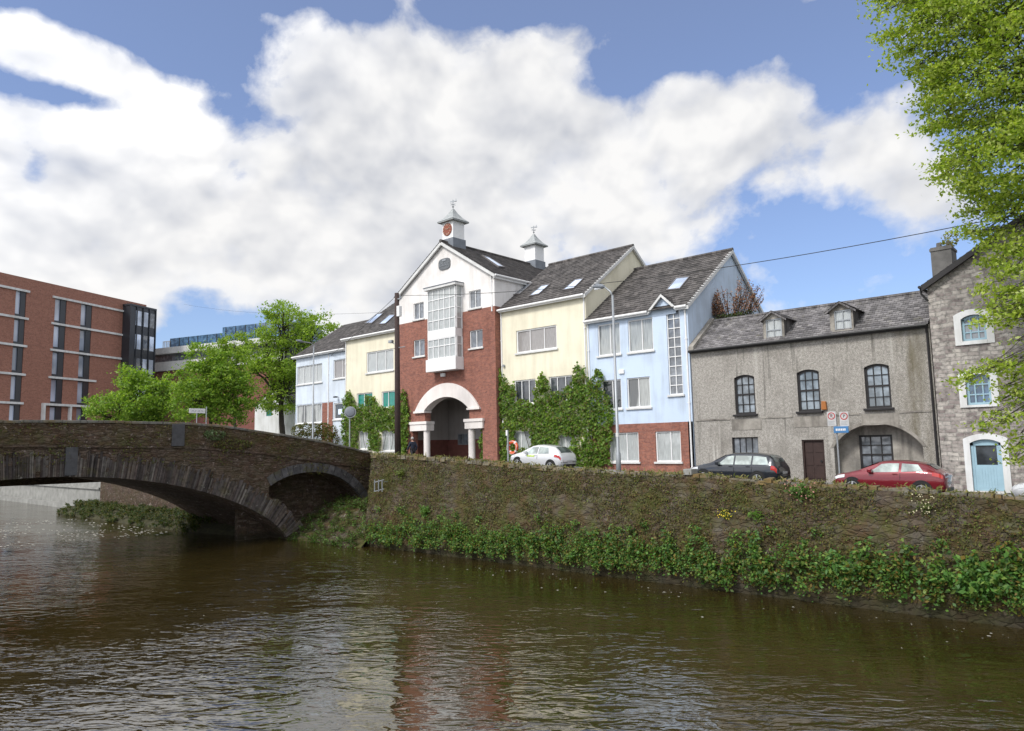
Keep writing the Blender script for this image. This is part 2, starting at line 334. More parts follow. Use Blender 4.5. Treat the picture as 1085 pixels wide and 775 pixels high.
# ------------------------------------------------------------------ mesh builder
class MB:
    def __init__(self): self.v = []; self.f = []; self.M = None; self.c = None; self.fc = []
    def _add(self, vs, fs):
        k = len(self.v)
        if self.M is not None: vs = [tuple(self.M @ Vector(p)) for p in vs]
        self.v += [tuple(p) for p in vs]; self.f += [tuple(i + k for i in f) for f in fs]; self.fc += [self.c]*len(fs)
    def face(self, *pts): self._add(pts, [tuple(range(len(pts)))])
    def box(self, x0, x1, y0, y1, z0, z1):
        if x0 > x1: x0, x1 = x1, x0
        if y0 > y1: y0, y1 = y1, y0
        if z0 > z1: z0, z1 = z1, z0
        self._add([(x0,y0,z0),(x1,y0,z0),(x1,y1,z0),(x0,y1,z0),(x0,y0,z1),(x1,y0,z1),(x1,y1,z1),(x0,y1,z1)],
                  [(0,3,2,1),(4,5,6,7),(0,1,5,4),(1,2,6,5),(2,3,7,6),(3,0,4,7)])
    def prism(self, poly, d):               # poly: 3D points, extruded by the vector d
        n = len(poly); d = Vector(d)
        vs = [Vector(p) for p in poly] + [Vector(p) + d for p in poly]
        self._add(vs, [tuple(range(n)), tuple(range(2*n-1, n-1, -1))] + [(i, i+n, (i+1) % n + n, (i+1) % n) for i in range(n)])
    def tube(self, pts, r, n=8, cap=True):
        pts = [Vector(p) for p in pts]; rs = r if isinstance(r, (list, tuple)) else [r]*len(pts)
        rings = []
        for i, p in enumerate(pts):
            t = (pts[min(i+1, len(pts)-1)] - pts[max(i-1, 0)]).normalized()
            a = Vector((0, 0, 1)) if abs(t.z) < 0.9 else Vector((1, 0, 0))
            u = t.cross(a).normalized(); w = t.cross(u)
            rings.append([p + (u*math.cos(2*math.pi*k/n) + w*math.sin(2*math.pi*k/n))*rs[i] for k in range(n)])
        vs = [q for rg in rings for q in rg]
        fs = [(i*n+k, i*n+(k+1) % n, (i+1)*n+(k+1) % n, (i+1)*n+k) for i in range(len(pts)-1) for k in range(n)]
        if cap: fs += [tuple(range(n-1, -1, -1)), tuple((len(pts)-1)*n + k for k in range(n))]
        self._add(vs, fs)
    def bar(self, a, b, w, h):              # straight bar of rectangular section
        a, b = Vector(a), Vector(b); t = (b-a).normalized()
        up = Vector((0,0,1)) if abs(t.z) < 0.95 else Vector((0,1,0))
        u = t.cross(up).normalized()*w/2; v = u.cross(t).normalized()*h/2
        vs = [a-u-v, a+u-v, a+u+v, a-u+v, b-u-v, b+u-v, b+u+v, b-u+v]
        self._add(vs, [(0,1,2,3),(7,6,5,4),(0,4,5,1),(1,5,6,2),(2,6,7,3),(3,7,4,0)])
    def disc(self, c, nrm, r, th, n=28):
        nrm = Vector(nrm).normalized(); self.tube([Vector(c), Vector(c)+nrm*th], r, n)
    def build(self, name, mat, parent=None, smooth=False, bevel=0.0):
        me = bpy.data.meshes.new(name); me.from_pydata(self.v, [], self.f); me.update()
        bm = bmesh.new(); bm.from_mesh(me); bmesh.ops.recalc_face_normals(bm, faces=bm.faces); bm.to_mesh(me); bm.free()
        if self.c is not None:
            ca = me.color_attributes.new('Col', 'FLOAT_COLOR', 'CORNER')
            ca.data.foreach_set('color', [x for p in me.polygons for _ in p.loop_indices for x in (*(self.fc[p.index] or (1, 1, 1)), 1.0)])
        if smooth: me.polygons.foreach_set('use_smooth', [True]*len(me.polygons))
        o = bpy.data.objects.new(name, me); COL.objects.link(o)
        me.materials.append(MATS[mat] if isinstance(mat, str) else mat)
        if parent is not None: o.parent = parent; o.matrix_parent_inverse = world_of(parent).inverted()
        if bevel:
            b = o.modifiers.new('bevel', 'BEVEL'); b.width = bevel; b.segments = 2; b.limit_method = 'ANGLE'
        return o
def world_of(o):
    if o.parent is None: return o.matrix_basis.copy()
    return world_of(o.parent) @ o.matrix_parent_inverse @ o.matrix_basis

def tag(o, label=None, cat=None, group=None, kind=None):
    if label: o['label'] = label
    if cat: o['category'] = cat
    if group: o['group'] = group
    if kind: o['kind'] = kind
    return o
def thing(name, label, cat, loc=(0, 0, 0), group=None, rot=(0, 0, 0)):
    o = bpy.data.objects.new(name, None); COL.objects.link(o); o.empty_display_size = 0.3
    o.location = loc; o.rotation_euler = rot
    return tag(o, label, cat, group)

# ------------------------------------------------------------------ levels
WT = [(-60, 5.68), (-45, 5.68), (-38, 5.62), (-34, 5.52), (-29, 5.27), (-25, 5.0), (-20, 4.74), (-17.6, 4.66), (-14.4, 4.57), (-10.9, 4.36), (-8, 4.24), (-6, 4.15), (-3.7, 4.04), (5, 3.75), (40, 3.3)]
def wall_top(s): return float(np.interp(s, [a for a, _ in WT], [b for _, b in WT]))
def road_z(s): return wall_top(s) - 0.62
QY = 28.6                                   # river face of the quay wall at its top

# ------------------------------------------------------------------ walls, windows, roofs
def wall_panel(mb, T, x0, x1, z0, z1, holes=(), rev=0.14):
    xs = sorted({x0, x1, *[h[0] for h in holes], *[h[1] for h in holes]}); zs = sorted({z0, z1, *[h[2] for h in holes], *[h[3] for h in holes]})
    xs = [x for x in xs if x0-1e-6 <= x <= x1+1e-6]; zs = [z for z in zs if z0-1e-6 <= z <= z1+1e-6]
    for i in range(len(xs)-1):
        for j in range(len(zs)-1):
            cx, cz = (xs[i]+xs[i+1])/2, (zs[j]+zs[j+1])/2
            if any(h[0] < cx < h[1] and h[2] < cz < h[3] for h in holes): continue
            mb.face((xs[i], T, zs[j]), (xs[i+1], T, zs[j]), (xs[i+1], T, zs[j+1]), (xs[i], T, zs[j+1]))
    for h in holes:
        a, b, c, d = h[:4]; rise = h[4] if len(h) > 4 else 0; dp = h[5] if len(h) > 5 else rev
        zt = d - rise
        if dp <= 0 and not rise: continue
        if dp > 0: mb.face((a, T, c), (a, T, zt), (a, T+dp, zt), (a, T+dp, c))
        if dp > 0: mb.face((b, T, c), (b, T+dp, c), (b, T+dp, zt), (b, T, zt))
        if dp > 0: mb.face((a, T, c), (a, T+dp, c), (b, T+dp, c), (b, T, c))
        if not rise: mb.face((a, T, d), (b, T, d), (b, T+dp, d), (a, T+dp, d))
        else:
            arc = arch_pts(a, b, zt, rise)
            for k in range(len(arc)-1):
                p, q = arc[k], arc[k+1]
                corner = (a, T, d) if (p[0]+q[0])/2 < (a+b)/2 else (b, T, d)
                mb.face(corner, (p[0], T, p[1]), (q[0], T, q[1]))
                if dp > 0: mb.face((p[0], T, p[1]), (q[0], T, q[1]), (q[0], T+dp, q[1]), (p[0], T+dp, p[1]))
def arch_pts(a, b, z, rise, n=16, flat=1.0):
    c, w = (a+b)/2, (b-a)/2
    if rise >= w*0.98: return [(c - w*math.cos(math.pi*k/n), z + rise*math.sin(math.pi*k/n)) for k in range(n+1)]
    Rr = (w*w + rise*rise)/(2*rise); th = math.asin(min(1, w/Rr))
    return [(c + Rr*math.sin(-th + 2*th*k/n), z + rise - Rr + Rr*math.cos(-th + 2*th*k/n)) for k in range(n+1)]

def window(parent, bx, T, rev=0.14, cols=(0.5,), rows=(), fw=0.07, frame='white_plastic', glass='glass_curtain', sill='white_trim', sill_out=0.1, bar=0.05, rise=0.0, name='window', head=None):
    a, b, c, d = bx
    y1, y0 = T + rev - 0.005, T + rev - 0.075
    m = MB()
    if rise:
        arc = arch_pts(a, b, d-rise, rise, 10)
        m.box(a, a+fw, y0, y1, c, d-rise); m.box(b-fw, b, y0, y1, c, d-rise); m.box(a+fw, b-fw, y0, y1, c, c+fw)
        inner = [((a+b)/2 + (x-(a+b)/2)*(1-2*fw/(b-a)), z-fw) for x, z in arc]
        for k in range(len(arc)-1):
            m.prism([(arc[k][0], y0, arc[k][1]), (arc[k+1][0], y0, arc[k+1][1]), (inner[k+1][0], y0, inner[k+1][1]), (inner[k][0], y0, inner[k][1])], (0, y1-y0, 0))
    else:
        m.box(a, a+fw, y0, y1, c, d); m.box(b-fw, b, y0, y1, c, d); m.box(a+fw, b-fw, y0, y1, c, c+fw); m.box(a+fw, b-fw, y0, y1, d-fw, d)
    for f in cols:
        x = a + (b-a)*f; m.box(x-bar/2, x+bar/2, y0+0.004, y1-0.004, c+fw, d-fw if not rise else d-rise*0.4-fw*0.5)
    for f in rows:
        th_, ff = (f[1], f[0]) if isinstance(f, tuple) else (bar, f)
        z = c + (d-c)*ff; m.box(a+fw, b-fw, y0+0.008, y1-0.008, z-th_/2, z+th_/2)
    w = m.build(name, frame, parent)
    p = MB(); zt = d - rise
    pts = [(a+0.004, y1-0.012, c+0.004), (b-0.004, y1-0.012, c+0.004)] + ([(x, y1-0.012, z-0.004) for x, z in reversed(arch_pts(a+0.004, b-0.004, zt, rise, 10))] if rise else [(b-0.004, y1-0.012, d-0.004), (a+0.004, y1-0.012, d-0.004)])
    p.face(*pts); p.build('pane', glass, w)
    if sill:
        s = MB(); s.box(a-0.1, b+0.1, T-sill_out, T+rev-0.078, c-0.11, c-0.002); s.build('sill', sill, w, bevel=0.012)
    return w

def slope(mb, el, er, rr, rl, course=0.3, lip=0.032):
    el, er, rr, rl = map(Vector, (el, er, rr, rl))
    n = max(2, int(((rl-el).length + (rr-er).length)/2/course))
    nrm = (er-el).cross(rl-el) if (er-el).length > 0.05 else (rr-rl).cross(rl-el)
    nrm.normalize()
    if nrm.z < 0: nrm = -nrm
    for i in range(n):
        f0, f1 = i/n, (i+1)/n
        a, b, c, d = el.lerp(rl, f0), er.lerp(rr, f0), er.lerp(rr, f1), el.lerp(rl, f1)
        a2, b2 = a + nrm*lip, b + nrm*lip
        mb.face(a2, b2, c, d); mb.face(a, b, b2, a2)
def skylight(parent, poly_px, plane, name='skylight', glass='glass_sky'):
    "poly_px: four photo points on the sloping plane z = z0 + k*(Y-Y0) (or along X)"
    pts = []
    for x, y in poly_px:
        r = ray(x, y); P0, nn = plane
        k = ((P0[0])*nn[0] + (P0[1])*nn[1] + (P0[2]-CAMZ)*nn[2])/(r[0]*nn[0]+r[1]*nn[1]+r[2]*nn[2])
        pts.append(Vector((r[0]*k, r[1]*k, CAMZ+r[2]*k)))
    nn = Vector(plane[1]).normalized()
    c = sum(pts, Vector())/4
    m = MB()
    for i in range(4):
        a, b = pts[i], pts[(i+1) % 4]
        a2, b2 = a + (c-a)*0.13, b + (c-b)*0.13
        m.prism([a - nn*0.02, b - nn*0.02, b2 - nn*0.02, a2 - nn*0.02], nn*0.12)
    o = m.build(name, 'skylight_frame', parent)
    g = MB(); g.face(*[p + (c-p)*0.12 + nn*0.07 for p in pts]); g.build('pane', glass, o)
    return o
def gutter(parent, x0, x1, y, z, mat='white_plastic'):
    m = MB(); m.tube([(x0, y, z), (x1, y, z)], 0.075, 8); m.box(x0+0.01, x1-0.01, y+0.06, y+0.20, z-0.14, z+0.05)
    return m.build('gutter', mat, parent)
def downpipe(parent, x, y, z0, z1, mat='white_plastic'):
    m = MB(); m.tube([(x, y-0.02, z1), (x, y+0.06, z1-0.3), (x, y+0.06, z0)], 0.05, 8)
    for k in range(3):
        z = z0 + (z1-z0)*(k+0.5)/3; m.box(x-0.07, x+0.07, y+0.0, y+0.13, z, z+0.05)
    return m.build('downpipe', mat, parent)

# ------------------------------------------------------------------ leaves (numpy)
def leaf_cloud(name, P, size, cols, mat='leaf', parent=None, up=0.5, face=None, aspect=0.55, jitter=0.35):
    P = np.asarray(P, float); n = len(P)
    nr = RNG.normal(size=(n, 3)); nr[:, 2] = np.abs(nr[:, 2])*0.6 + up
    if face is not None: nr = RNG.normal(size=(n, 3))*0.55 + np.asarray(face)
    nr /= np.linalg.norm(nr, axis=1)[:, None]
    t = RNG.normal(size=(n, 3)); t[:, 2] -= 0.35
    t -= (t*nr).sum(1)[:, None]*nr; t /= np.linalg.norm(t, axis=1)[:, None] + 1e-9
    b = np.cross(nr, t)
    sz = (np.asarray(size)*np.ones(n))*(1 + RNG.uniform(-jitter, jitter, n)); L = sz[:, None]; Wd = (sz*aspect)[:, None]
    droop = nr*L*0.12
    V = np.stack([P - t*L*0.5, P + b*Wd*0.5 - droop*0.2, P + t*L*0.5 - droop, P - b*Wd*0.5 - droop*0.2], 1).reshape(-1, 3)
    me = bpy.data.meshes.new(name); me.vertices.add(4*n); me.vertices.foreach_set('co', V.ravel())
    me.loops.add(4*n); me.loops.foreach_set('vertex_index', np.arange(4*n, dtype=np.int32))
    me.polygons.add(n); me.polygons.foreach_set('loop_start', np.arange(0, 4*n, 4, dtype=np.int32)); me.polygons.foreach_set('loop_total', np.full(n, 4, dtype=np.int32))
    me.update(calc_edges=True)
    pal = np.asarray(cols, float); k = RNG.integers(0, len(pal), n)
    C = pal[k]*(1 + RNG.uniform(-0.22, 0.22, (n, 1))); C = np.clip(C, 0, 1)
    ca = me.color_attributes.new('Col', 'FLOAT_COLOR', 'CORNER')
    ca.data.foreach_set('color', np.repeat(np.concatenate([C, np.ones((n, 1))], 1), 4, axis=0).ravel().astype(np.float32))
    me.materials.append(MATS[mat])
    o = bpy.data.objects.new(name, me); COL.objects.link(o)
    if parent is not None: o.parent = parent; o.matrix_parent_inverse = world_of(parent).inverted()
    return o
GREEN_SPRING = [(0.27, 0.36, 0.045), (0.34, 0.42, 0.06), (0.20, 0.30, 0.035), (0.38, 0.44, 0.09)]
GREEN_DEEP = [(0.16, 0.27, 0.04), (0.20, 0.31, 0.045), (0.12, 0.22, 0.034), (0.27, 0.36, 0.06)]
GREEN_IVY = [(0.108, 0.21, 0.025), (0.16, 0.27, 0.034), (0.07, 0.145, 0.019), (0.205, 0.31, 0.045), (0.12, 0.175, 0.034), (0.15, 0.15, 0.04)]
GREEN_WEED = [(0.09, 0.205, 0.04), (0.145, 0.28, 0.055), (0.052, 0.13, 0.028), (0.20, 0.29, 0.065), (0.11, 0.235, 0.065)]
def ell_points(n, c, r, shell=0.55):
    d = RNG.normal(size=(n, 3)); d /= np.linalg.norm(d, axis=1)[:, None]
    rad = RNG.uniform(0, 1, n)**(1/3)*(1-shell) + shell*RNG.uniform(0.72, 1.05, n)
    return np.asarray(c) + d*np.asarray(r)*rad[:, None]
def tree(name, label, base, blobs, trunk_r, n_clump, per, leaf, cols, group=None, clump_r=0.55, limb_top=None, flat=0.6, thin=False):
    "blobs: list of (centre, radii); limbs run from the trunk to the clumps"
    t = thing(name, label, 'tree', base, group)
    base = Vector(base); vol = np.array([b[1][0]*b[1][1]*b[1][2] for b in blobs]); vol = vol/vol.sum()
    cl = []
    for (c, r), f in zip(blobs, vol): cl.append(ell_points(max(3, int(n_clump*f)), c, r))
    cl = np.concatenate(cl)
    P = []
    for c in cl:
        k = int(per*RNG.uniform(0.45, 1.4)); s = clump_r*RNG.uniform(0.6, 1.35)
        P.append(np.asarray(c) + RNG.normal(size=(k, 3))*np.array([s, s, s*flat])*0.62)
    P = np.concatenate(P)
    m = MB(); cen = Vector(np.mean([b[0] for b in blobs], axis=0)) if limb_top is None else Vector(limb_top)
    fork = base.lerp(cen, 0.35); 
    trunk = [base, base.lerp(fork, 0.5) + Vector((0.1, 0.05, 0)), fork, fork.lerp(cen, 0.6) + Vector((-0.15, 0.1, 0)), cen]
    m.tube(trunk, [trunk_r*1.25, trunk_r, trunk_r*0.85, trunk_r*0.55, trunk_r*0.3], 10)
    for (c, r) in blobs:
        a = fork.lerp(cen, random.uniform(0.0, 0.6)); e = Vector(c); tr0 = trunk_r
        if thin: a = base.lerp(cen, min(1, max(.25, (e.z-.4-base.z)/(cen.z-base.z)))); trunk_r = tr0*max(.07, min(.6, (r[0]/5)**1.3))
        mid = a.lerp(e, 0.5) + Vector((0, 0, 0.12*(e-a).length))
        m.tube([a, a.lerp(mid, 0.5) + Vector((0, 0, .05)), mid, e], [trunk_r*0.5, trunk_r*0.42, trunk_r*0.33, trunk_r*0.18], 7)
        sel = [Vector(q) for q in cl if (Vector(q)-e).length < max(r)*1.3]
        for q in random.sample(sel, min(len(sel), 26)):
            b0 = mid.lerp(e, random.uniform(0.1, 1.0)); m2 = b0.lerp(q, 0.55) + Vector((random.uniform(-.2, .2), random.uniform(-.2, .2), 0.1*(q-b0).length))
            m.tube([b0, m2, q], [trunk_r*0.16, trunk_r*0.10, 0.012], 5, cap=False)
        trunk_r = tr0
    m.build('trunk', 'bark', t, smooth=True)
    leaf_cloud('crown', P, leaf, cols, 'leaf', t)
    return t

# ================================================================== SETTING
def sheet(name, pts, mat, kind='structure'):
    m = MB(); m.face(*pts); return tag(m.build(name, mat), kind=kind)
sheet('river', [(-420, -30, 0), (60, -30, 0), (60, 28.9, 0), (-420, 28.9, 0)], 'river_water')
def y_in(s, y): return y if not (-45.001 < s <= -38) else max(y, 28.85 + (-38-s)*5.4/7)
m = MB()
ss = [-900, -400, -140, -60, -45, -38, -34, -29, -25, -20, -14, -8, -3, 5, 40, 400, 900]
for a, b in zip(ss[:-1], ss[1:]):
    ia, ib = (y_in(a, 28.7), y_in(b, 28.7)) if a > -45.5 else (28.7, 28.7)
    m.face((a, ia, road_z(a)-0.06), (b, ib, road_z(b)-0.06), (b, 1400, road_z(b)-0.06), (a, 1400, road_z(a)-0.06))
tag(m.build('ground', 'ground'), kind='structure')
m = MB()
m.face((-900, -900, 4.3), (900, -900, 4.3), (900, -2.6, 4.3), (-900, -2.6, 4.3)); m.face((-900, -2.6, 4.3), (900, -2.6, 4.3), (900, -2.6, -1), (-900, -2.6, -1))
tag(m.build('near_bank', 'ground'), kind='structure')
m = MB()
for a, b in zip(ss[2:-2], ss[3:-1]):
    ia, ib = (y_in(a, 29.04), y_in(b, 29.04)) if a > -45.5 else (29.04, 29.04)
    m.face((a, ia, road_z(a)), (b, ib, road_z(b)), (b, 34.8, road_z(b)), (a, 34.8, road_z(a)))
tag(m.build('road', 'asphalt'), kind='structure')
m = MB(); k = MB()
for a, b in zip(ss[2:-2], ss[3:-1]):
    za, zb = road_z(a)+0.13, road_z(b)+0.13
    m.face((a, 34.95, za), (b, 34.95, zb), (b, 36.6, zb), (a, 36.6, za))
    k.face((a, 34.8, za+.004), (b, 34.8, zb+.004), (b, 34.95, zb+.004), (a, 34.95, za+.004)); k.face((a, 34.8, za-.2), (b, 34.8, zb-.2), (b, 34.8, zb+.004), (a, 34.8, za+.004))
tag(m.build('pavement', 'paving'), kind='structure'); tag(k.build('kerb', 'kerb_stone'), kind='structure')

# ================================================================== QUAY WALL
def nz(x, y=0.0, z=0.0):
    from mathutils import noise
    return noise.noise(Vector((x, y, z)))
from mathutils import noise as mnoise
def fbm(x, y, z=0.0): return mnoise.fractal(Vector((x, y, z)), 0.9, 2.1, 4)
qw = thing('quay_wall', 'long mossy stone quay wall with rough coping rising straight from the river', 'wall', (-18, 28.6, 0))
def wall_face_y(s, z): return 28.05 + 0.55*min(1, max(0, z/5.2)) + 0.10*fbm(s*1.1, z*1.3, 3.1) + 0.06*fbm(s*4, z*5, 9.0)
NS, NZ = 420, 56
S0, S1 = -38.0, 9.0
V = []; Fc = []
for i in range(NS+1):
    s = S0 + (S1-S0)*i/NS; zt = wall_top(s) - 0.10
    for j in range(NZ+1):
        z = -0.6 + (zt+0.6)*j/NZ
        V.append((s, wall_face_y(s, z), z))
for i in range(NS):
    for j in range(NZ):
        a = i*(NZ+1)+j; Fc.append((a, a+NZ+1, a+NZ+2, a+1))
m = MB(); m.v = V; m.f = Fc
face = m.build('stone_face', 'wall_stone', qw, smooth=True)
m = MB()
for a, b in zip(np.arange(S0, S1, 1.0), np.arange(S0+1, S1+1, 1.0)):          # parapet body and earth behind the face
    za, zb = wall_top(a)-0.1, wall_top(b)-0.1
    m.face((a, 28.75, za), (b, 28.75, zb), (b, 29.03, zb), (a, 29.03, za)); m.face((a, 29.03, za), (b, 29.03, zb), (b, 29.03, zb-0.9), (a, 29.03, za-0.9))
m.build('parapet', 'wall_stone', qw)
m = MB(); s = S0
random.seed(3)
while s < S1:                                                                    # rough upright coping stones
    w = random.uniform(0.18, 0.5); h = random.uniform(-0.05, 0.07); o = random.uniform(-0.05, 0.05)
    z0 = wall_top(s+w/2) - 0.22; z1 = wall_top(s+w/2) + h
    x0, x1 = s+0.008, s+w-0.008; y0, y1 = 28.56+o, 29.06+o*0.4
    j = lambda: random.uniform(-0.03, 0.03)
    m._add([(x0,y0,z0),(x1,y0,z0),(x1,y1,z0),(x0,y1,z0),(x0+j(),y0+.04+j(),z1+j()),(x1+j(),y0+.04+j(),z1+j()),(x1+j(),y1-.03,z1+j()),(x0+j(),y1-.03,z1+j())],
           [(0,3,2,1),(4,5,6,7),(0,1,5,4),(1,2,6,5),(2,3,7,6),(3,0,4,7)])
    s += w
m.build('coping', 'coping_quay', qw, bevel=0.02)
m = MB(); z = wall_top(-16)
c0 = at(730.5, 500.5, 28.7)
m.box(c0[0]-0.2, c0[0]+0.2, 28.5, 29.08, c0[2]-0.12, c0[2]+0.14); m.build('pale_capping_block', 'concrete', qw, bevel=0.03)
# stone return that ties the quay wall to the bridge
rw = MB(); n = 14
P0, P1 = Vector((-38.0, 28.6, 0)), Vector((-45.0, 34.0, 0)); nn = Vector((0.611, 0.79, 0))
for i in range(n):
    a, b = P0.lerp(P1, i/n), P0.lerp(P1, (i+1)/n)
    rw.prism([(a.x, a.y, -0.5), (b.x, b.y, -0.5), (b.x, b.y, 5.19), (a.x, a.y, 5.19)], nn*0.45)
rw.build('return_wall', 'wall_stone', qw)

# moss and grass tufts over the wall face
n = 62000
s_ = RNG.uniform(S0, 6.5, n); zf = RNG.uniform(0.0, 1.0, n)
keep = []
for i in range(n):
    d = fbm(s_[i]*0.45, zf[i]*2.6, 5.0)*0.9 + fbm(s_[i]*1.6, zf[i]*7, 1.0)*0.5
    if d > -0.30 + 0.25*(RNG.random()-0.5): keep.append(i)
s_ = s_[keep]; zf = zf[keep]
P = np.array([(s, wall_face_y(s, 0.4+(wall_top(s)-0.45)*f) - abs(RNG.normal())*0.05, 0.4+(wall_top(s)-0.45)*f) for s, f in zip(s_, zf)])
MOSS = [(0.075, 0.068, 0.015), (0.10, 0.09, 0.018), (0.07, 0.043, 0.018), (0.095, 0.06, 0.02), (0.058, 0.066, 0.015), (0.085, 0.115, 0.02), (0.065, 0.09, 0.017), (0.13, 0.12, 0.04), (0.05, 0.042, 0.02), (0.07, 0.058, 0.016)]
tag(leaf_cloud('wall_moss', P, 0.075, MOSS, 'leaf_dry', None, face=(0, -0.7, 0.35), aspect=0.6, jitter=0.6), kind='stuff')
# dry grass fringe along the coping
n = 5200
s_ = RNG.uniform(S0, 6.5, n); s_ = s_[[fbm(x*0.7, 2.0) + 0.25*RNG.normal() > -0.02 for x in s_]]
P = np.array([(s, 28.62 + RNG.normal()*0.10, wall_top(s) + abs(RNG.normal())*0.07) for s in s_])
tag(leaf_cloud('wall_grass', P, 0.15, [(0.16, 0.14, 0.04), (0.10, 0.11, 0.025), (0.20, 0.17, 0.07), (0.08, 0.10, 0.02)], 'leaf_dry', None, face=(0.2, -0.8, 0.2), aspect=0.22, jitter=0.6), kind='stuff')

# ================================================================== BRIDGE
BS = -45.0; BACK = -57.5
def para_top(t): return float(np.interp(t, [-10, 10, 14.2, 18.9, 21.8, 25.1, 29.5, 34.05], [7.80, 7.85, 7.88, 7.86, 7.72, 7.30, 6.64, 5.68]))
def string_z(t): return float(np.interp(t, [-10, 10, 20.4, 25, 29, 34.05], [6.55, 6.55, 6.30, 5.85, 5.25, 4.5]))
T0, HALF, CROWN = 12.4, 14.5, 4.82
def intr(t):
    u = abs(t-T0)/HALF
    return CROWN*(1-u*u)**0.70 if u < 1 else -0.6
def small_arch(t):
    u = (t-28.6)/5.1
    return 0.7 + 3.75*max(0.0, 1-abs(u)**2.2)**0.62
def intr_pts(n=150):
    pts = []
    for i in range(n+1):
        a = math.pi*i/n; t = T0 - HALF*math.cos(a); pts.append(Vector((0, t, max(-0.5, intr(t)))))
    return pts
IP = intr_pts()
def offs(i, d):
    a, b = IP[max(0, i-1)], IP[min(len(IP)-1, i+1)]
    tg = (b-a).normalized(); nrm = Vector((0, -tg.z, tg.y))
    return IP[i] + nrm*d
br = thing('stone_bridge', 'old mossy stone arch bridge spanning the river with a humped parapet', 'bridge', (BS, 12.4, 0))
# extrados height as a function of t (for the land arch opening)
EX = [offs(i, 1.25) for i in range(len(IP))]
ext = [(p.y, p.z) for p in EX if p.y > 20]; ext.sort()
def extr(t): return float(np.interp(t, [a for a, _ in ext], [b for _, b in ext]))
m = MB()
ts = list(np.arange(-4.0, 34.01, 0.25))
def rough(t, z): return BS + 0.05*fbm(t*1.7, z*3.0, 4.0)
def patch(m, t0, t1, za0, za1, zb0, zb1, nrow=14):
    for j in range(nrow):
        f0, f1 = j/nrow, (j+1)/nrow
        a0, a1 = za0+(za1-za0)*f0, za0+(za1-za0)*f1; b0, b1 = zb0+(zb1-zb0)*f0, zb0+(zb1-zb0)*f1
        m.face((rough(t0, a0), t0, a0), (rough(t1, b0), t1, b0), (rough(t1, b1), t1, b1), (rough(t0, a1), t0, a1))
for a, b in zip(ts[:-1], ts[1:]):
    if b <= 25.51: patch(m, a, b, intr(a), string_z(a), intr(b), string_z(b))
    else:
        if b <= 27.0: patch(m, a, b, intr(a), min(extr(a), small_arch(a)), intr(b), min(extr(b), small_arch(b)))
        elif b <= 28.3: patch(m, a, b, -0.5, max(-0.4, extr(a)) if a < 28.2 else -0.4, -0.5, max(-0.4, extr(b)) if b < 28.2 else -0.4, 6)
        if b <= 33.6: patch(m, a, b, small_arch(a), string_z(a), small_arch(b), string_z(b))
        else: patch(m, a, b, -0.5, string_z(a), -0.5, string_z(b))
m.build('spandrel_wall', 'bridge_stone', br)
m = MB()
for a, b in zip(ts[:-1], ts[1:]):                                                # parapet, front and back faces with its top
    z0, z1 = string_z(a), string_z(b); t0, t1 = para_top(a)-0.13, para_top(b)-0.13
    for j in range(6):
        f0, f1 = j/6, (j+1)/6
        m.face((rough(a, z0+f0)+.02, a, z0+(t0-z0)*f0), (rough(b, z1+f0)+.02, b, z1+(t1-z1)*f0), (rough(b, z1+f1)+.02, b, z1+(t1-z1)*f1), (rough(a, z0+f1)+.02, a, z0+(t0-z0)*f1))
    m.face((BS-.45, a, z0-0.3), (BS-.45, b, z1-0.3), (BS-.45, b, t1), (BS-.45, a, t0))
    m.face((BACK, a, 4), (BACK, b, 4), (BACK, b, t1), (BACK, a, t0)); m.face((BACK+.45, a, z0-.3), (BACK+.45, b, z1-.3), (BACK+.45, b, t1), (BACK+.45, a, t0)); m.face((BACK, a, t0), (BACK, b, t1), (BACK+.45, b, t1), (BACK+.45, a, t0))
# parapet of the splayed return towards the quay
for i in range(8):
    a, b = P1.lerp(P0, i/8), P1.lerp(P0, (i+1)/8)
    m.prism([(a.x, a.y, 5.2), (b.x, b.y, 5.2), (b.x, b.y, 5.56), (a.x, a.y, 5.56)], nn*0.44)
m.build('parapet', 'bridge_mossy', br)
m = MB(); m_back = MB(); t = -4.0
random.seed(5)
def cop(m, a, b, za, zb, y0, y1, th):
    m._add([(y0, a, za-th), (y1, a, za-th), (y1, b, zb-th), (y0, b, zb-th), (y0, a, za), (y1, a, za), (y1, b, zb), (y0, b, zb)],
           [(0,3,2,1),(4,5,6,7),(0,1,5,4),(1,2,6,5),(2,3,7,6),(3,0,4,7)])
while t < 34:
    w = min(random.uniform(0.7, 1.3), 34.05-t)
    if w < 0.1: break
    o = random.uniform(-0.015, 0.02)
    cop(m, t+0.006, t+w-0.006, para_top(t)+o, para_top(t+w)+o, BS-0.50, BS+0.09+o, 0.15)
    cop(m_back, t+0.006, t+w-0.006, para_top(t)+o, para_top(t+w)+o, BACK-0.07, BACK+0.5, 0.15)
    t += w
for i in range(9):
    a, b = P1.lerp(P0, i/9+.004), P1.lerp(P0, (i+1)/9-.004)
    a = a - nn*0.06; b = b - nn*0.06
    m.prism([(a.x, a.y, 5.55), (b.x, b.y, 5.55), (b.x, b.y, 5.68+random.uniform(-.02, .02)), (a.x, a.y, 5.68+random.uniform(-.02, .02))], nn*0.55)
m.build('coping', 'coping_stone', br, bevel=0.02); m_back.build('coping', 'coping_stone', br, bevel=0.02)
m = MB()
for a, b in zip(ts[:-1], ts[1:]):
    cop(m, a, b, string_z(a)+0.05, string_z(b)+0.05, BS-0.1, BS+0.09, 0.13)
m.build('string_course', 'bridge_stone', br)
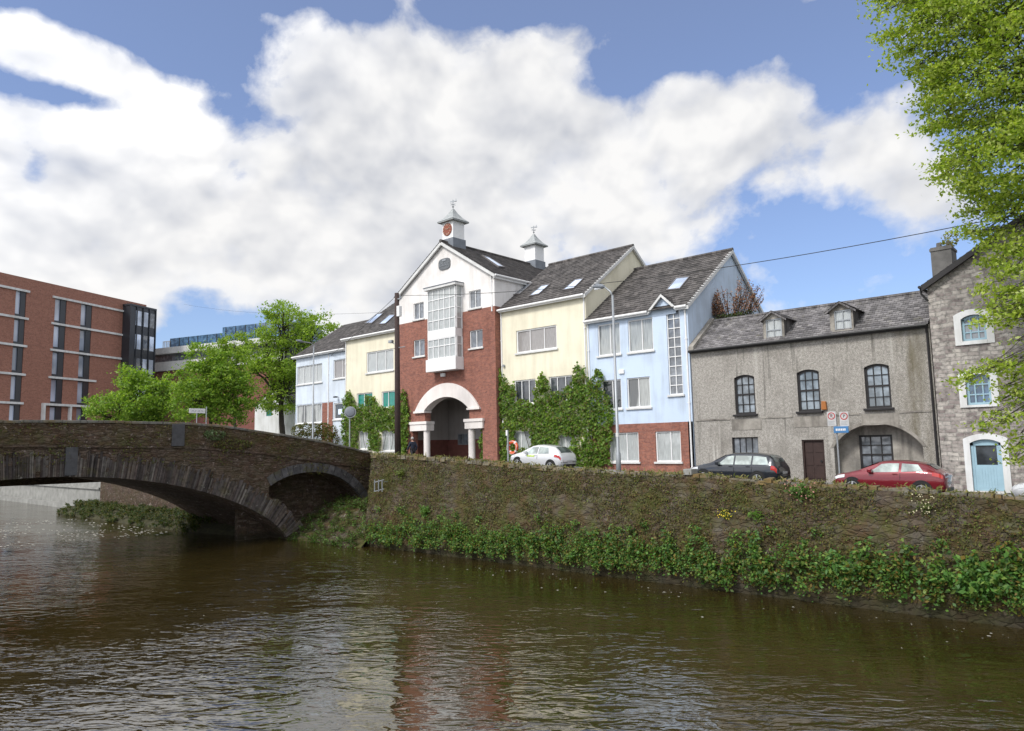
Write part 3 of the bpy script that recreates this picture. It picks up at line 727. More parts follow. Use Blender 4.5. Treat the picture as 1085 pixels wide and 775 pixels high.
# ring of long thin arch stones, each of its own length and projection
m = MB(); acc = 0.0; i0 = 0
arc = [0.0]
for i in range(1, len(IP)): arc.append(arc[-1] + (IP[i]-IP[i-1]).length)
L = arc[-1]; pos = 0.0
def on_arc(sv):
    i = int(np.searchsorted(arc, sv)); i = min(max(i, 1), len(IP)-1); f = (sv-arc[i-1])/(arc[i]-arc[i-1])
    p = IP[i-1].lerp(IP[i], f); tg = (IP[i]-IP[i-1]).normalized(); return p, Vector((0, -tg.z, tg.y))
random.seed(9)
while pos < L-0.2:
    w = random.uniform(0.05, 0.14); ln = random.uniform(0.9, 1.45); pr = random.uniform(0.0, 0.10)
    (a, na), (b, nb) = on_arc(pos+0.007), on_arc(pos+w-0.007)
    gcol = random.choice(((.12, .108, .10), (.095, .08, .075), (.16, .145, .13), (.10, .078, .07), (.07, .06, .058), (.12, .10, .085)))
    kf = random.uniform(.42, 1.12); m.c = tuple(c*kf for c in gcol)
    if a.y > 9.0 - 6:
        q = [a, b, b+nb*ln, a+na*ln]
        m.prism([(BS-0.25, p.y, max(-0.45, p.z)) for p in q], (0.25+pr, 0, 0))
    pos += w
m.build('arch_ring', 'arch_stone', br)
m = MB(); t = 25.6                                                               # dressed ring of the land arch
while t < 33.55:
    w = random.uniform(0.32, 0.5); e = min(t+w, 33.6)
    z0, z1 = small_arch(t), small_arch(e); tg = Vector((0, e-t, z1-z0)).normalized(); nv = Vector((0, -tg.z, tg.y))
    a, b = Vector((0, t+.006, z0)), Vector((0, e-.006, z1)); ln = 0.62; kf = random.uniform(.75, 1.15); m.c = tuple(kf*c for c in (.088, .086, .09))
    m.prism([(BS-0.2, p.y, p.z) for p in (a, b, b+nv*ln, a+nv*ln)], (0.2+random.uniform(.05, .075), 0, 0))
    t = e
m.build('land_arch_ring', 'arch_stone', br)
m = MB()
for i in range(len(IP)-1):                                                       # underside of the main arch
    a, b = IP[i], IP[i+1]
    m.face((BS, a.y, a.z), (BS, b.y, b.z), (BACK, b.y, b.z), (BACK, a.y, a.z))
for a, b in zip(ts[:-1], ts[1:]): m.face((BACK, a, intr(a)), (BACK, b, intr(b)), (BACK, b, 6.8), (BACK, a, 6.8))
for i in range(len(EX)-1):
    a, b = EX[i], EX[i+1]
    if a.y > 24: m.face((BS, a.y, a.z), (BS, b.y, b.z), (BS-2.2, b.y, b.z+.25), (BS-2.2, a.y, a.z+.25))
tt = np.linspace(25.6, 33.6, 40)
for a, b in zip(tt[:-1], tt[1:]): m.face((BS, a, small_arch(a)), (BS, b, small_arch(b)), (BS-2.2, b, small_arch(b)), (BS-2.2, a, small_arch(a)))
m.box(BS-2.6, BS-2.2, 24.5, 34.2, -0.5, 5.0)
m.face((BS, 33.6, -0.5), (BS-2.2, 33.6, -0.5), (BS-2.2, 33.6, 1.2), (BS, 33.6, 1.2))
m.build('vault', 'bridge_stone', br)
p0, p1 = atS(182, 449, BS), atS(195, 449, BS)
m = MB(); m.box(BS-.05, BS+0.16, p0[1], p1[1], string_z(p0[1])+0.05, para_top(p0[1])-0.12); m.build('pilaster', 'slate_dark', br, bevel=0.02)
m = MB(); m.box(BS-.05, BS+0.14, 13.3, 13.9, 4.86, 6.4); m.build('keystone', 'slate_dark', br, bevel=0.02)
m = MB()
for a, b in zip(ts[:-1], ts[1:]): m.face((BS-.4, a, para_top(a)-1.0), (BS-.4, b, para_top(b)-1.0), (BACK+.4, b, para_top(b)-1.0), (BACK+.4, a, para_top(a)-1.0))
m.build('deck', 'asphalt', br)
# earth bank in front of the land arch, with the upstream bank seen through the arch
def bank(name, pts_top, base_z):
    m = MB(); n = len(pts_top)
    return m
m = MB(); NB = 26
for i in range(NB):
    for j in range(NB):
        def g(i, j):
            s = -50.0 + 12.6*i/NB; t = 26.9 + 7.2*j/NB
            z = -0.35 + 1.9*min(1, (j/NB)*2.0)**0.7 + .9*max(0, min(1, (j/NB-.35)*2)) + 0.25*fbm(s*0.9, t*0.9, 2.0)
            return (s, t, z)
        m.face(g(i, j), g(i+1, j), g(i+1, j+1), g(i, j+1))
tag(m.build('bank', 'bank_rubble', smooth=True), kind='structure')
m = MB(); NB = 30
for i in range(NB):
    for j in range(8):
        def g(i, j):
            s = -86 + 37*i/NB; t = 24.6 + 4.2*j/8 + 1.2*max(0, i/NB-.75)*4
            z = -0.3 + 1.05*min(1, j/8*3.0)**0.6 + 0.2*fbm(s*0.5, t*0.7, 6.0); return (s, t, z)
        m.face(g(i, j), g(i+1, j), g(i+1, j+1), g(i, j+1))
tag(m.build('bank', 'earth', smooth=True), kind='structure')
uw = MB()
uw.box(-150, BACK-0.1, 28.3, 28.8, -0.5, 5.6); 
t_ = tag(uw.build('embankment_wall', 'concrete'), 'pale grey concrete river wall seen under the bridge arch', 'wall')
uw = MB(); uw.box(-150, -84, 27.9, 28.28, -0.5, 0.55); uw.box(-150, -84, 28.1, 28.29, 2.3, 2.5); uw.build('footing', 'concrete', t_)
uw = MB(); uw.box(-82, BACK-.15, 27.6, 28.28, -.5, 5.3); uw.build('abutment', 'bridge_stone', t_)
uw = MB(); uw.prism([(-131, 28.25, -0.5), (-136, 28.25, -0.5), (-150, 8, -0.5), (-146, 8, -0.5)], (0, 0, 5.8)); uw.build('bend', 'concrete', t_)

# ================================================================== TERRACE
T = 36.0
GZ = 2.8
def shell_sides(mb, x0, x1, y0, y1, z0, z1, left=True, right=True, back=True):
    if left: mb.face((x0, y0, z0), (x0, y1, z0), (x0, y1, z1), (x0, y0, z1))
    if right: mb.face((x1, y0, z0), (x1, y1, z0), (x1, y1, z1), (x1, y0, z1))
    if back: mb.face((x0, y1, z0), (x1, y1, z0), (x1, y1, z1), (x0, y1, z1))
def gable_side(mb, x, y0, y1, ze, yr, zr):
    mb.face((x, y0, ze), (x, y1, ze), (x, yr, zr))
def bargeboard(parent, x, ya, za, yb, zb, yc, zc, w=0.2, mat='white_trim', out=0.16):
    m = MB()
    for (p, q) in (((ya, za), (yb, zb)), ((yb, zb), (yc, zc))):
        m.prism([(x, p[0], p[1]-0.02), (x, q[0], q[1]-0.02), (x, q[0], q[1]-w-0.02), (x, p[0], p[1]-w-0.02)], (out, 0, 0))
    return m.build('bargeboard', mat, parent)
def ridge_caps(mb, a, b, r=0.13):
    mb.tube([a, b], r, 8)

# ---------------- blue house with the tall stair window
bx0, bx1, TB = -26.2, -19.3, 36.05
EB, RB, RYB = 13.55, 17.75, 41.8
bh = thing('blue_house', 'pale blue terraced house with brick base and tall narrow stair window', 'house', (-22.7, TB, road_z(-22.7)))
W = [box_at(633.5, 657, 343, 376, TB), box_at(665.5, 692, 338.5, 372.5, TB), box_at(707.3, 722, 327.5, 418.5, TB), box_at(637.5, 658.5, 403, 434, TB), box_at(664.5, 689, 400, 432, TB)]
G = [box_at(645.6, 677, 458, 489.5, TB), box_at(695, 721.7, 457, 489.5, TB)]
zt = max(W[0][3], W[1][3]); W[0] = (*W[0][:2], W[1][2], zt); W[1] = (*W[1][:2], W[1][2], zt)
W[3] = (*W[3][:2], *W[4][2:]); G[0] = (*G[0][:2], *G[1][2:])
zbr = at(690, 448.5, TB)[2]
m = MB(); wall_panel(m, TB, bx0, bx1, zbr, EB, W, 0.13); shell_sides(m, bx0, bx1, TB, TB+10.6, GZ, EB)
gable_side(m, bx1, TB, TB+10.6, EB, RYB, RB-0.1); gable_side(m, bx0, TB, TB+10.6, EB, RYB, RB-0.1)
pk = [at(690, 328, TB), at(702, 315, TB), at(716, 323, TB)]
cxp = (pk[0][0]+pk[2][0])/2; hw = (pk[2][0]-pk[0][0])/2; zp0 = EB-0.05; zp1 = zp0 + 0.78
m.face((cxp-hw, TB-0.02, zp0-0.3), (cxp+hw, TB-0.02, zp0-0.3), (cxp+hw, TB-0.02, zp0), (cxp, TB-0.02, zp1), (cxp-hw, TB-0.02, zp0))
m.build('wall', 'render_blue', bh)
m = MB(); wall_panel(m, TB-0.025, bx0, bx1-0.28, GZ, zbr, G, 0.15); m.face((bx0, TB-.025, zbr), (bx1-.28, TB-.025, zbr), (bx1-.28, TB, zbr), (bx0, TB, zbr)); m.build('brick_base', 'brick_red', bh)
for b in W[:2]: window(bh, b, TB, cols=(0.55,), glass='glass_curtain')
window(bh, W[2], TB, cols=(0.5,), rows=[k/9 for k in range(1, 9)], fw=0.06, bar=0.045, glass='glass_grey', name='stair_window')
window(bh, W[3], TB, cols=(0.55,), glass='glass_dark'); window(bh, W[4], TB, cols=(0.5,), glass='glass_curtain')
for b in G: window(bh, b, TB-0.025, cols=(0.6,), glass='glass_net')
m = MB(); slope(m, (bx0-0.05, TB-0.3, EB-0.05), (bx1+0.2, TB-0.3, EB-0.05), (bx1+0.2, RYB, RB), (bx0-0.05, RYB, RB))
slope(m, (bx0-0.05, TB+10.9, EB-0.05), (bx1+0.2, TB+10.9, EB-0.05), (bx1+0.2, RYB, RB), (bx0-0.05, RYB, RB)); ridge_caps(m, (bx0, RYB, RB+.02), (bx1+.2, RYB, RB+.02))
roofb = m.build('roof', 'tiles_brown', bh)
m = MB(); kz = (RB-EB)/(RYB-TB+0.3)
for sg in (-1, 1):
    yb_ = TB-0.3 + (zp1+0.12-EB)/kz
    slope(m, (cxp+sg*(hw+.12), TB-0.22, zp0-0.02), (cxp+sg*(hw+.12), TB+0.1, zp0-0.02), (cxp, yb_, zp1+0.1), (cxp, TB-0.22, zp1+0.1), 0.2, 0.02)
g_ = m.build('gablet', 'tiles_brown_side', bh)
m = MB()
for sg in (-1, 1): m.prism([(cxp+sg*(hw+.14), TB-0.26, zp0-0.02), (cxp, TB-0.26, zp1+0.1), (cxp, TB-0.26, zp1-0.06), (cxp+sg*(hw+.14), TB-0.26, zp0-0.2)], (0, 0.14, 0))
m.build('bargeboard', 'white_trim', g_)
bargeboard(bh, bx1+0.05, TB-0.3, EB-0.02, RYB, RB+0.03, TB+10.9, EB-0.02, 0.22)
gutter(bh, bx0, cxp-hw-0.1, TB-0.33, EB-0.08); gutter(bh, cxp+hw+0.1, bx1+0.1, TB-0.33, EB-0.08)
downpipe(bh, bx1-0.14, TB-0.09, GZ, EB-0.1); downpipe(bh, bx0+0.12, TB-0.09, GZ, EB-0.1)
nb = (0, -kz, 1); P0 = (0, TB-0.3, EB-0.02)
skylight(bh, [(706, 309), (720.6, 307.5), (731.6, 294), (717, 295.6)], (P0, nb))
m = MB(); c = at(659, 394.5, TB); m.box(c[0]-.18, c[0]+.18, TB-0.09, TB-0.002, c[2]-.1, c[2]+.14); m.build('vent_cowl', 'white_plastic', bh, bevel=.02)

# ---------------- yellow house, right of the clock building
yx0, yx1 = -33.42, -26.2
EY, RY, RYY = 15.25, 19.35, 41.5
yh = thing('yellow_house', 'cream yellow terraced house with three skylights and green ivy between brick and blue', 'house', (-29.8, T, road_z(-29.8)))
W = [box_at(547, 590, 347.5, 372, T), box_at(545, 567.5, 402.5, 428, T), box_at(582, 607, 398.5, 424, T), box_at(544, 564, 457, 480, T), box_at(592, 610, 460.5, 484, T)]
m = MB(); wall_panel(m, T, yx0, yx1, GZ, EY, W, 0.13); shell_sides(m, yx0, yx1, T, T+10.8, GZ, EY); gable_side(m, yx0, T, T+10.8, EY, RYY, RY-.1); gable_side(m, yx1, T, T+10.8, EY, RYY, RY-.1)
m.build('wall', 'render_yellow', yh)
window(yh, W[0], T, cols=(0.34, 0.69), glass='glass_blinds', fw=0.09)
for b in W[1:3]: window(yh, b, T, cols=(0.33, 0.68), glass='glass_dark', fw=0.08)
for b in W[3:]: window(yh, b, T, cols=(0.4,), glass='glass_net')
ky = (RY-EY)/(RYY-T+0.3)
m = MB(); slope(m, (yx0-0.02, T-0.3, EY-.05), (yx1+0.16, T-0.3, EY-.05), (yx1+0.16, RYY, RY), (yx0-0.02, RYY, RY)); slope(m, (yx0, T+11.1, EY-.05), (yx1+0.16, T+11.1, EY-.05), (yx1+0.16, RYY, RY), (yx0, RYY, RY)); ridge_caps(m, (yx0, RYY, RY+.02), (yx1+.16, RYY, RY+.02))
m.build('roof', 'tiles_brown', yh)
bargeboard(yh, yx1+0.03, T-0.3, EY-.02, RYY, RY+.03, T+11.1, EY-.02, 0.22)
gutter(yh, yx0+0.05, yx1+0.1, T-0.34, EY-.08); downpipe(yh, yx1-0.1, T-0.09, GZ, EY-.1); downpipe(yh, yx0+0.12, T-0.09, GZ, EY-.1)
nyv = (0, -ky, 1); P0 = (0, T-0.3, EY-.02)
skylight(yh, [(542.6, 313.7), (551, 312.9), (564.3, 301.3), (556.5, 302)], (P0, nyv), glass='glass_grey')
skylight(yh, [(560.4, 315.2), (571.2, 312.9), (583.6, 302), (574.3, 303.6)], (P0, nyv))
skylight(yh, [(596, 309), (608.4, 306.7), (619.2, 295.9), (610, 297.4)], (P0, nyv))
m = MB(); c = at(534.5, 388, T); m.disc((c[0], T, c[2]), (0, -1, 0), 0.09, 0.12, 14); m.build('vent', 'galvanised', yh)

# ---------------- clock building
kx0, kx1, TK = -43.72, -33.44, 35.5
EK = 17.75; KC = -38.55; RK = 20.95; KB = 48.0
kh = thing('clock_building', 'red brick and white gabled building with clock turret over a white arched passage', 'building', (KC, TK, road_z(KC)))
sl = at(450.3, 440, TK)[0]; sr = at(497.3, 440, TK)[0]; ol = at(437.5, 466, TK)[0]; orr = at(511.5, 466, TK)[0]
zcap = at(474, 455.8, TK)[2]; zap = at(476.5, 420.5, TK)[2]; zsp = at(474, 434, TK)[2]
zdiv = at(476, 334, TK)[2]
wins_up = [box_at(438.3, 449, 320.8, 338, TK), box_at(497, 509.5, 308, 327, TK)]
wins_dn = [box_at(438.3, 450, 359.8, 377, TK), box_at(497.6, 511.4, 350, 369.6, TK)]
zu0 = (wins_up[0][2]+wins_up[1][2])/2; zu1 = (wins_up[0][3]+wins_up[1][3])/2; wins_up = [(*b[:2], zu0, zu1) for b in wins_up]
zd0 = (wins_dn[0][2]+wins_dn[1][2])/2; zd1 = (wins_dn[0][3]+wins_dn[1][3])/2; wins_dn = [(*b[:2], zd0, zd1) for b in wins_dn]
zdiv = zu0 - 0.12
hA = (ol, orr, GZ, zcap, 0, 0); hB = (sl, sr, zcap, zap, zap-zsp, 0)
m = MB(); wall_panel(m, TK, kx0, kx1, GZ, zdiv, [hA, hB]+wins_dn, 0.12)
m.build('brick_wall', 'brick_red', kh)
m = MB(); shell_sides(m, kx0, kx1, TK, KB, GZ, zdiv, True, True, True)
m.face((ol, TK, GZ), (ol, TK+.5, GZ), (ol, TK+.5, zcap), (ol, TK, zcap)); m.face((orr, TK, GZ), (orr, TK+.5, GZ), (orr, TK+.5, zcap), (orr, TK, zcap))
for x in (sl, sr): m.face((x, TK, zcap), (x, TK+.55, zcap), (x, TK+.55, zsp), (x, TK, zsp))
m.build('brick_side_wall', 'brick_red_side', kh)
m = MB(); wall_panel(m, TK, kx0, kx1, zdiv, EK, wins_up, 0.12); m.face((kx0, TK, EK), (kx1, TK, EK), (KC, TK, RK))
shell_sides(m, kx0, kx1, TK, KB, zdiv, EK); m.face((kx0, KB, EK), (kx1, KB, EK), (KC, KB, RK))
m.build('gable_wall', 'render_white', kh)
for b in wins_up+wins_dn: window(kh, b, TK, cols=(0.5,), glass='glass_grey', fw=0.06)
# arch, capitals, columns, passage
m = MB(); inn = arch_pts(sl, sr, zsp, zap-zsp, 24); oz = at(474.7, 406, TK)[2]; ox0 = at(440.6, 434, TK)[0]; ox1 = sr + (sl-ox0)
out = arch_pts(ox0, ox1, zsp, oz-zsp, 24)
for k in range(24):
    m.prism([(inn[k][0], TK-0.12, inn[k][1]), (inn[k+1][0], TK-0.12, inn[k+1][1]), (out[k+1][0], TK-0.12, out[k+1][1]), (out[k][0], TK-0.12, out[k][1])], (0, 0.118, 0))
    m.face((inn[k][0], TK-.002, inn[k][1]), (inn[k+1][0], TK-.002, inn[k+1][1]), (inn[k+1][0], TK+.6, inn[k+1][1]), (inn[k][0], TK+.6, inn[k][1]))
m.box(ox0-0.1, sl+0.1, TK-0.18, TK+0.55, zsp-0.14, zsp+0.0); m.box(sr-0.1, ox1+0.1, TK-0.18, TK+0.55, zsp-0.14, zsp+0.0)
m.build('arch_surround', 'render_pink_white', kh)
for (a, b) in ((ol-0.15, sl+0.32), (sr-0.32, orr+0.15)):
    c = MB(); z1 = at(446, 447, TK)[2]; c.box(a, b, TK-0.16, TK+0.6, zcap+0.02, z1-0.2); c.box(a-0.06, b+0.06, TK-0.22, TK+0.6, z1-0.2, z1); c.build('capital', 'render_pink_white', kh)
for x in (sl+0.02, sr+0.05):
    c = MB(); c.tube([(x, TK+0.16, GZ), (x, TK+0.16, zcap+0.02)], 0.24, 20); c.build('column', 'render_pink_white', kh, smooth=False)
m = MB(); yb_ = TK+4.2
zmid = at(474, 455, TK)[2] - 0.1
m.face((ol-.6, yb_, zmid-0.9), (orr+.6, yb_, zmid-0.9), (orr+.6, yb_, zap+.3), (ol-.6, yb_, zap+.3)); m.face((ol-.6, TK+.5, zap+.12), (orr+.6, TK+.5, zap+.12), (orr+.6, yb_, zap+.12), (ol-.6, yb_, zap+.12))
for x in (ol-.6, orr+.6): m.face((x, TK+.5, zmid-.9), (x, yb_, zmid-.9), (x, yb_, zap+.3), (x, TK+.5, zap+.3))
for (a, b) in ((ol-.6, sl), (sr, orr+.6)): m.face((a, TK+.55, zcap), (b, TK+.55, zcap), (b, TK+.55, zap+.2), (a, TK+.55, zap+.2))
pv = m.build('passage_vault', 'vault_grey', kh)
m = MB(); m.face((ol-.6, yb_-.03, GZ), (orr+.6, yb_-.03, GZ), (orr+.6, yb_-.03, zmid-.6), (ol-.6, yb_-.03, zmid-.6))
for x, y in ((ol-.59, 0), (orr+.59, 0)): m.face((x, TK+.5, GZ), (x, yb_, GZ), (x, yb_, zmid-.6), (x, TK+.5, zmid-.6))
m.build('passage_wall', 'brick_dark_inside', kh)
b = box_at(486, 497, 459.5, 471.5, yb_); window(kh, b, yb_-0.17, cols=(0.5,), glass='glass_grey', frame='galvanised', sill=None, name='passage_window')
c = at(470.3, 397.6, TK); m = MB(); m.box(c[0]-.22, c[0]+.22, TK-0.16, TK-0.002, c[2]-.12, c[2]+.13); m.build('wall_light', 'white_plastic', kh, bevel=.03)
# bay window
TBY = TK-0.65
b0 = at(453.4, 345, TBY)[0]; b1 = at(482.8, 345, TBY)[0]; zb1 = at(468, 305.5, TBY)[2]; zb0 = at(468, 380, TBY)[2]; zba = at(468, 393, TBY)[2]
zw0, zw1 = at(468, 358.3, TBY)[2], at(468, 350, TBY)[2]
bay = MB()
def lattice(mb, a, b, c, d, nx, rows, y, fw=0.07):
    mb.box(a, a+fw, y-.03, y+.05, c, d); mb.box(b-fw, b, y-.03, y+.05, c, d); mb.box(a, b, y-.028, y+.048, c, c+fw); mb.box(a, b, y-.028, y+.048, d-fw, d)
    for k in range(1, nx): x = a+(b-a)*k/nx; mb.box(x-.03, x+.03, y-.025, y+.045, c, d)
    for f in rows: z = c+(d-c)*f; mb.box(a, b, y-.022, y+.042, z-.03, z+.03)
lattice(bay, b0, b1, zw1, zb1, 5, (0.25, 0.5, 0.75), TBY); lattice(bay, b0, b1, zb0, zw0, 5, (0.62,), TBY)
bay.box(b0, b1, TBY-.04, TK-.002, zw0, zw1); bay.box(b0-.1, b1+.1, TBY-.14, TK-.002, zba, zb0)
for x in (b0, b1):
    for (c_, d_) in ((zw1, zb1), (zb0, zw0)):
        bay.box(x-.04, x+.04, TBY+.05, TBY+.13, c_, d_); bay.box(x-.04, x+.04, TK-.09, TK-.002, c_, d_)
    for z in [zw1+(zb1-zw1)*f for f in (0.25, .5, .75)]+[zb0+(zw0-zb0)*.62]: bay.box(x-.03, x+.03, TBY+.1, TK-.05, z-.03, z+.03)
bw = bay.build('bay_window', 'white_plastic', kh)
g_ = MB(); g_.face((b0, TBY+.02, zb0), (b1, TBY+.02, zb0), (b1, TBY+.02, zb1), (b0, TBY+.02, zb1))
for x in (b0+.01, b1-.01): g_.face((x, TBY+.02, zb0), (x, TK-.003, zb0), (x, TK-.003, zb1), (x, TBY+.02, zb1))
g_.build('pane', 'glass_net', bw)
m = MB(); m.box(b0-.22, b1+.22, TBY-.22, TK-.002, zb1, zb1+.18); m.build('bay_roof', 'white_trim', bw, bevel=.02); m = MB(); m.box(b0-.25, b1+.25, TBY-.25, TK-.002, zb1+.183, zb1+.24); m.build('lead_flashing', 'lead', bw)
# plaque with its raised lettering strokes
c = at(471.3, 280, TK); m = MB()
oval = [(c[0]+0.62*math.copysign(abs(math.cos(a))**.6, math.cos(a)), TK-0.07, c[2]+0.42*math.copysign(abs(math.sin(a))**.6, math.sin(a))) for a in np.linspace(0, 2*math.pi, 28, endpoint=False)]
m.prism(oval, (0, 0.068, 0)); pq = m.build('plaque', 'plaque_grey', kh)
m = MB()
for i in range(6):
    x = c[0]-.42+.165*i
    m.box(x-.05, x-.02, TK-.1, TK-.07, c[2]-.16, c[2]+.10+.06*math.sin(i)); m.box(x-.05, x+.06, TK-.1, TK-.07, c[2]+.04, c[2]+.075) if i % 2 else m.box(x-.05, x+.06, TK-.1, TK-.07, c[2]-.16, c[2]-.125)
m.box(c[0]-.18, c[0]+.2, TK-.1, TK-.07, c[2]+.22, c[2]+.33); m.build('plaque_relief', 'galvanised', pq)
# roof
kk = (RK-EK)/(kx1-KC); ov = 0.22
m = MB()
for sg, xe in ((-1, kx0-ov), (1, kx1+ov)):
    ze = RK - kk*abs(xe-KC) + 0.06
    slope(m, (xe, TK-0.28, ze), (xe, KB+.2, ze), (KC, KB+.2, RK+.08), (KC, TK-0.28, RK+.08))
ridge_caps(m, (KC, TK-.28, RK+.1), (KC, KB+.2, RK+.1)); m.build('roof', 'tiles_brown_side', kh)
m = MB()
for sg, xe in ((-1, kx0-ov), (1, kx1+ov)):
    ze = RK - kk*abs(xe-KC)
    m.prism([(xe, TK-.25, ze+.04), (KC, TK-.25, RK+.06), (KC, TK-.25, RK-.2), (xe, TK-.25, ze-.2)], (0, .13, 0))
m.build('bargeboard', 'white_trim', kh)
m = MB(); xg = kx1+ov+.05; zg = RK-kk*(kx1+ov-KC)-.02
m.tube([(xg, TK-.2, zg), (xg, 40.6, zg)], .075, 8); m.box(kx1+.02, kx1+.2, TK-.15, 40.6, zg-.2, zg+.02); m.build('gutter', 'white_plastic', kh)
m = MB(); xg = kx0-ov-.05; m.tube([(xg, TK-.2, zg), (xg, 40.6, zg)], .075, 8); m.build('gutter', 'white_plastic', kh)
downpipe(kh, kx1-0.25, TK-.08, zdiv-.35, EK-.1)
nk = (kk, 0, 1); P0 = (KC, 0, RK+.1)
skylight(kh, [(510.1, 271.1), (517, 273.4), (534.8, 284.3), (527.9, 283.5)], (P0, nk))
# turrets
def turret(yc, zbase, clock):
    t = MB(); w = .62
    t.box(KC-.66, KC+.66, yc-.66, yc+.66, zbase-1.0, zbase+.55); base = t.build('turret_base', 'lead', kh, bevel=.02)
    t = MB(); t.box(KC-.58, KC+.58, yc-.58, yc+.58, zbase+.55, zbase+1.95); body = t.build('turret', 'white_plastic', kh, bevel=.015)
    t = MB(); z0 = zbase+1.93; prof = [(.86, 0), (.52, .30), (.26, .66), (.07, 1.02)]
    vs = []; fs = []
    for r_, dz in prof: vs += [(KC-r_, yc-r_, z0+dz), (KC+r_, yc-r_, z0+dz), (KC+r_, yc+r_, z0+dz), (KC-r_, yc+r_, z0+dz)]
    for k in range(3):
        for q in range(4): fs.append((4*k+q, 4*k+(q+1) % 4, 4*k+4+(q+1) % 4, 4*k+4+q))
    fs += [(3, 2, 1, 0), (12, 13, 14, 15)]
    t._add(vs, fs); t.box(KC-.84, KC+.84, yc-.84, yc+.84, z0-.09, z0-.005); t.build('turret_roof', 'pale_slate', body)
    t = MB(); zz = z0+1.0; t.tube([(KC, yc, zz), (KC, yc, zz+.75)], .03, 6); t.tube([(KC, yc, zz+.12), (KC, yc, zz+.2), (KC, yc, zz+.28)], [.02, .09, .02], 8)
    t.bar((KC-.25, yc, zz+.38), (KC+.25, yc, zz+.38), .025, .025); t.bar((KC, yc-.25, zz+.38), (KC, yc+.25, zz+.38), .025, .025)
    t.bar((KC-.22, yc-.1, zz+.62), (KC+.26, yc+.12, zz+.62), .03, .09); t.prism([(KC+.12, yc+.05, zz+.58), (KC+.3, yc+.13, zz+.6), (KC+.24, yc+.11, zz+.82)], (.02, -.03, 0))
    t.build('weathervane', 'galvanised', body)
    if clock:
        t = MB(); zc = zbase+1.25; yf = yc-.58
        t.disc((KC, yf+.01, zc), (0, -1, 0), .47, .06, 32); cf = t.build('clock_face', 'clock_brown', body)
        t = MB()
        for k in range(12):
            a = math.radians(30*k); ca, sa = math.sin(a), math.cos(a)
            t.bar((KC+.30*ca, yf-.062, zc+.30*sa), (KC+.42*ca, yf-.062, zc+.42*sa), .055, .02)
        t.bar((KC, yf-.07, zc), (KC-.22, yf-.07, zc+.10), .05, .02); t.bar((KC, yf-.075, zc), (KC+.32, yf-.075, zc+.08), .04, .02)
        t.build('clock_hands', 'clock_gold', cf)
turret(36.55, RK-.15, True); turret(45.9, RK-.15, False)

# ---------------- yellow house, left of the clock building
lx0, lx1 = -51.4, -43.72
EL = 15.3; RL, RYL = 19.3, 41.6
lh = thing('yellow_house', 'cream yellow terraced house left of the brick gable behind the telegraph pole', 'house', (-47.5, T, road_z(-47)))
W = [box_at(388.4, 417, 371.5, 394, T), box_at(378, 394.5, 416.5, 432, T), box_at(404.5, 419, 414.5, 432, T), box_at(380.5, 392, 456.5, 476, T), box_at(404.5, 419, 456, 478, T)]
m = MB(); wall_panel(m, T, lx0, lx1, GZ, EL, W, .13); shell_sides(m, lx0, lx1, T, T+10.8, GZ, EL); gable_side(m, lx0, T, T+10.8, EL, RYL, RL-.1); gable_side(m, lx1, T, T+10.8, EL, RYL, RL-.1)
m.build('wall', 'render_yellow', lh)
window(lh, W[0], T, cols=(.36, .69), glass='glass_net', fw=.09)
for b in W[1:3]: window(lh, b, T, cols=(.45,), glass='glass_green', fw=.08)
for b in W[3:]: window(lh, b, T, cols=(.5,), glass='glass_net', fw=.08)
kl = (RL-EL)/(RYL-T+.3)
m = MB(); slope(m, (lx0-.2, T-.3, EL-.05), (lx1, T-.3, EL-.05), (lx1, RYL, RL), (lx0-.2, RYL, RL)); slope(m, (lx0-.2, T+11.1, EL-.05), (lx1, T+11.1, EL-.05), (lx1, RYL, RL), (lx0-.2, RYL, RL)); ridge_caps(m, (lx0-.2, RYL, RL+.02), (lx1, RYL, RL+.02))
m.build('roof', 'tiles_brown', lh)
gutter(lh, lx0-.2, lx1-.05, T-.34, EL-.08); downpipe(lh, lx1-.12, T-.09, GZ, EL-.1); downpipe(lh, lx0+.1, T-.09, GZ, EL-.1)
P0 = (0, T-.3, EL-.02); nl = (0, -kl, 1)
skylight(lh, [(386.5, 343.8), (394, 343.8), (407, 332.6), (400, 333.2)], (P0, nl)); skylight(lh, [(401.3, 344.8), (408.4, 344.2), (420, 334), (413, 334.5)], (P0, nl))

# ---------------- pale blue house at the far left end
px0, px1, TP = -59.4, -51.4, 36.2
EP = 14.55; RP, RYP = 18.2, 41.6
ph = thing('pale_blue_house', 'pale blue house at the left end of the terrace beside the trees', 'house', (-55.4, TP, road_z(-55)))
W = [box_at(315, 341.3, 387, 406.5, TP), box_at(353.5, 366, 381, 401, TP)]
Wl = [box_at(314, 340.6, 428.8, 448.5, TP), box_at(353.5, 364, 427, 444.5, TP)]
zl = at(335, 427.3, TP)[2]
m = MB(); wall_panel(m, TP, px0, px1, zl, EP, W, .13); shell_sides(m, px0, px1, TP, TP+10.6, GZ, EP); gable_side(m, px0, TP, TP+10.6, EP, RYP, RP-.1); gable_side(m, px1, TP, TP+10.6, EP, RYP, RP-.1)
m.build('wall', 'render_pale_blue', ph)
m = MB(); wall_panel(m, TP+.02, px0, px1, GZ, zl, Wl, .13); m.build('lower_wall', 'render_pale_blue', ph)
xa, xb = at(341.4, 440, TP)[0], at(352.5, 440, TP)[0]
m = MB(); m.box(xa, xb, TP-.02, TP+.018, GZ, zl-.05); m.build('brick_pier', 'brick_red', ph)
window(ph, W[0], TP, cols=(.25, .5, .75), glass='glass_net'); window(ph, W[1], TP, cols=(.72,), glass='glass_blinds')
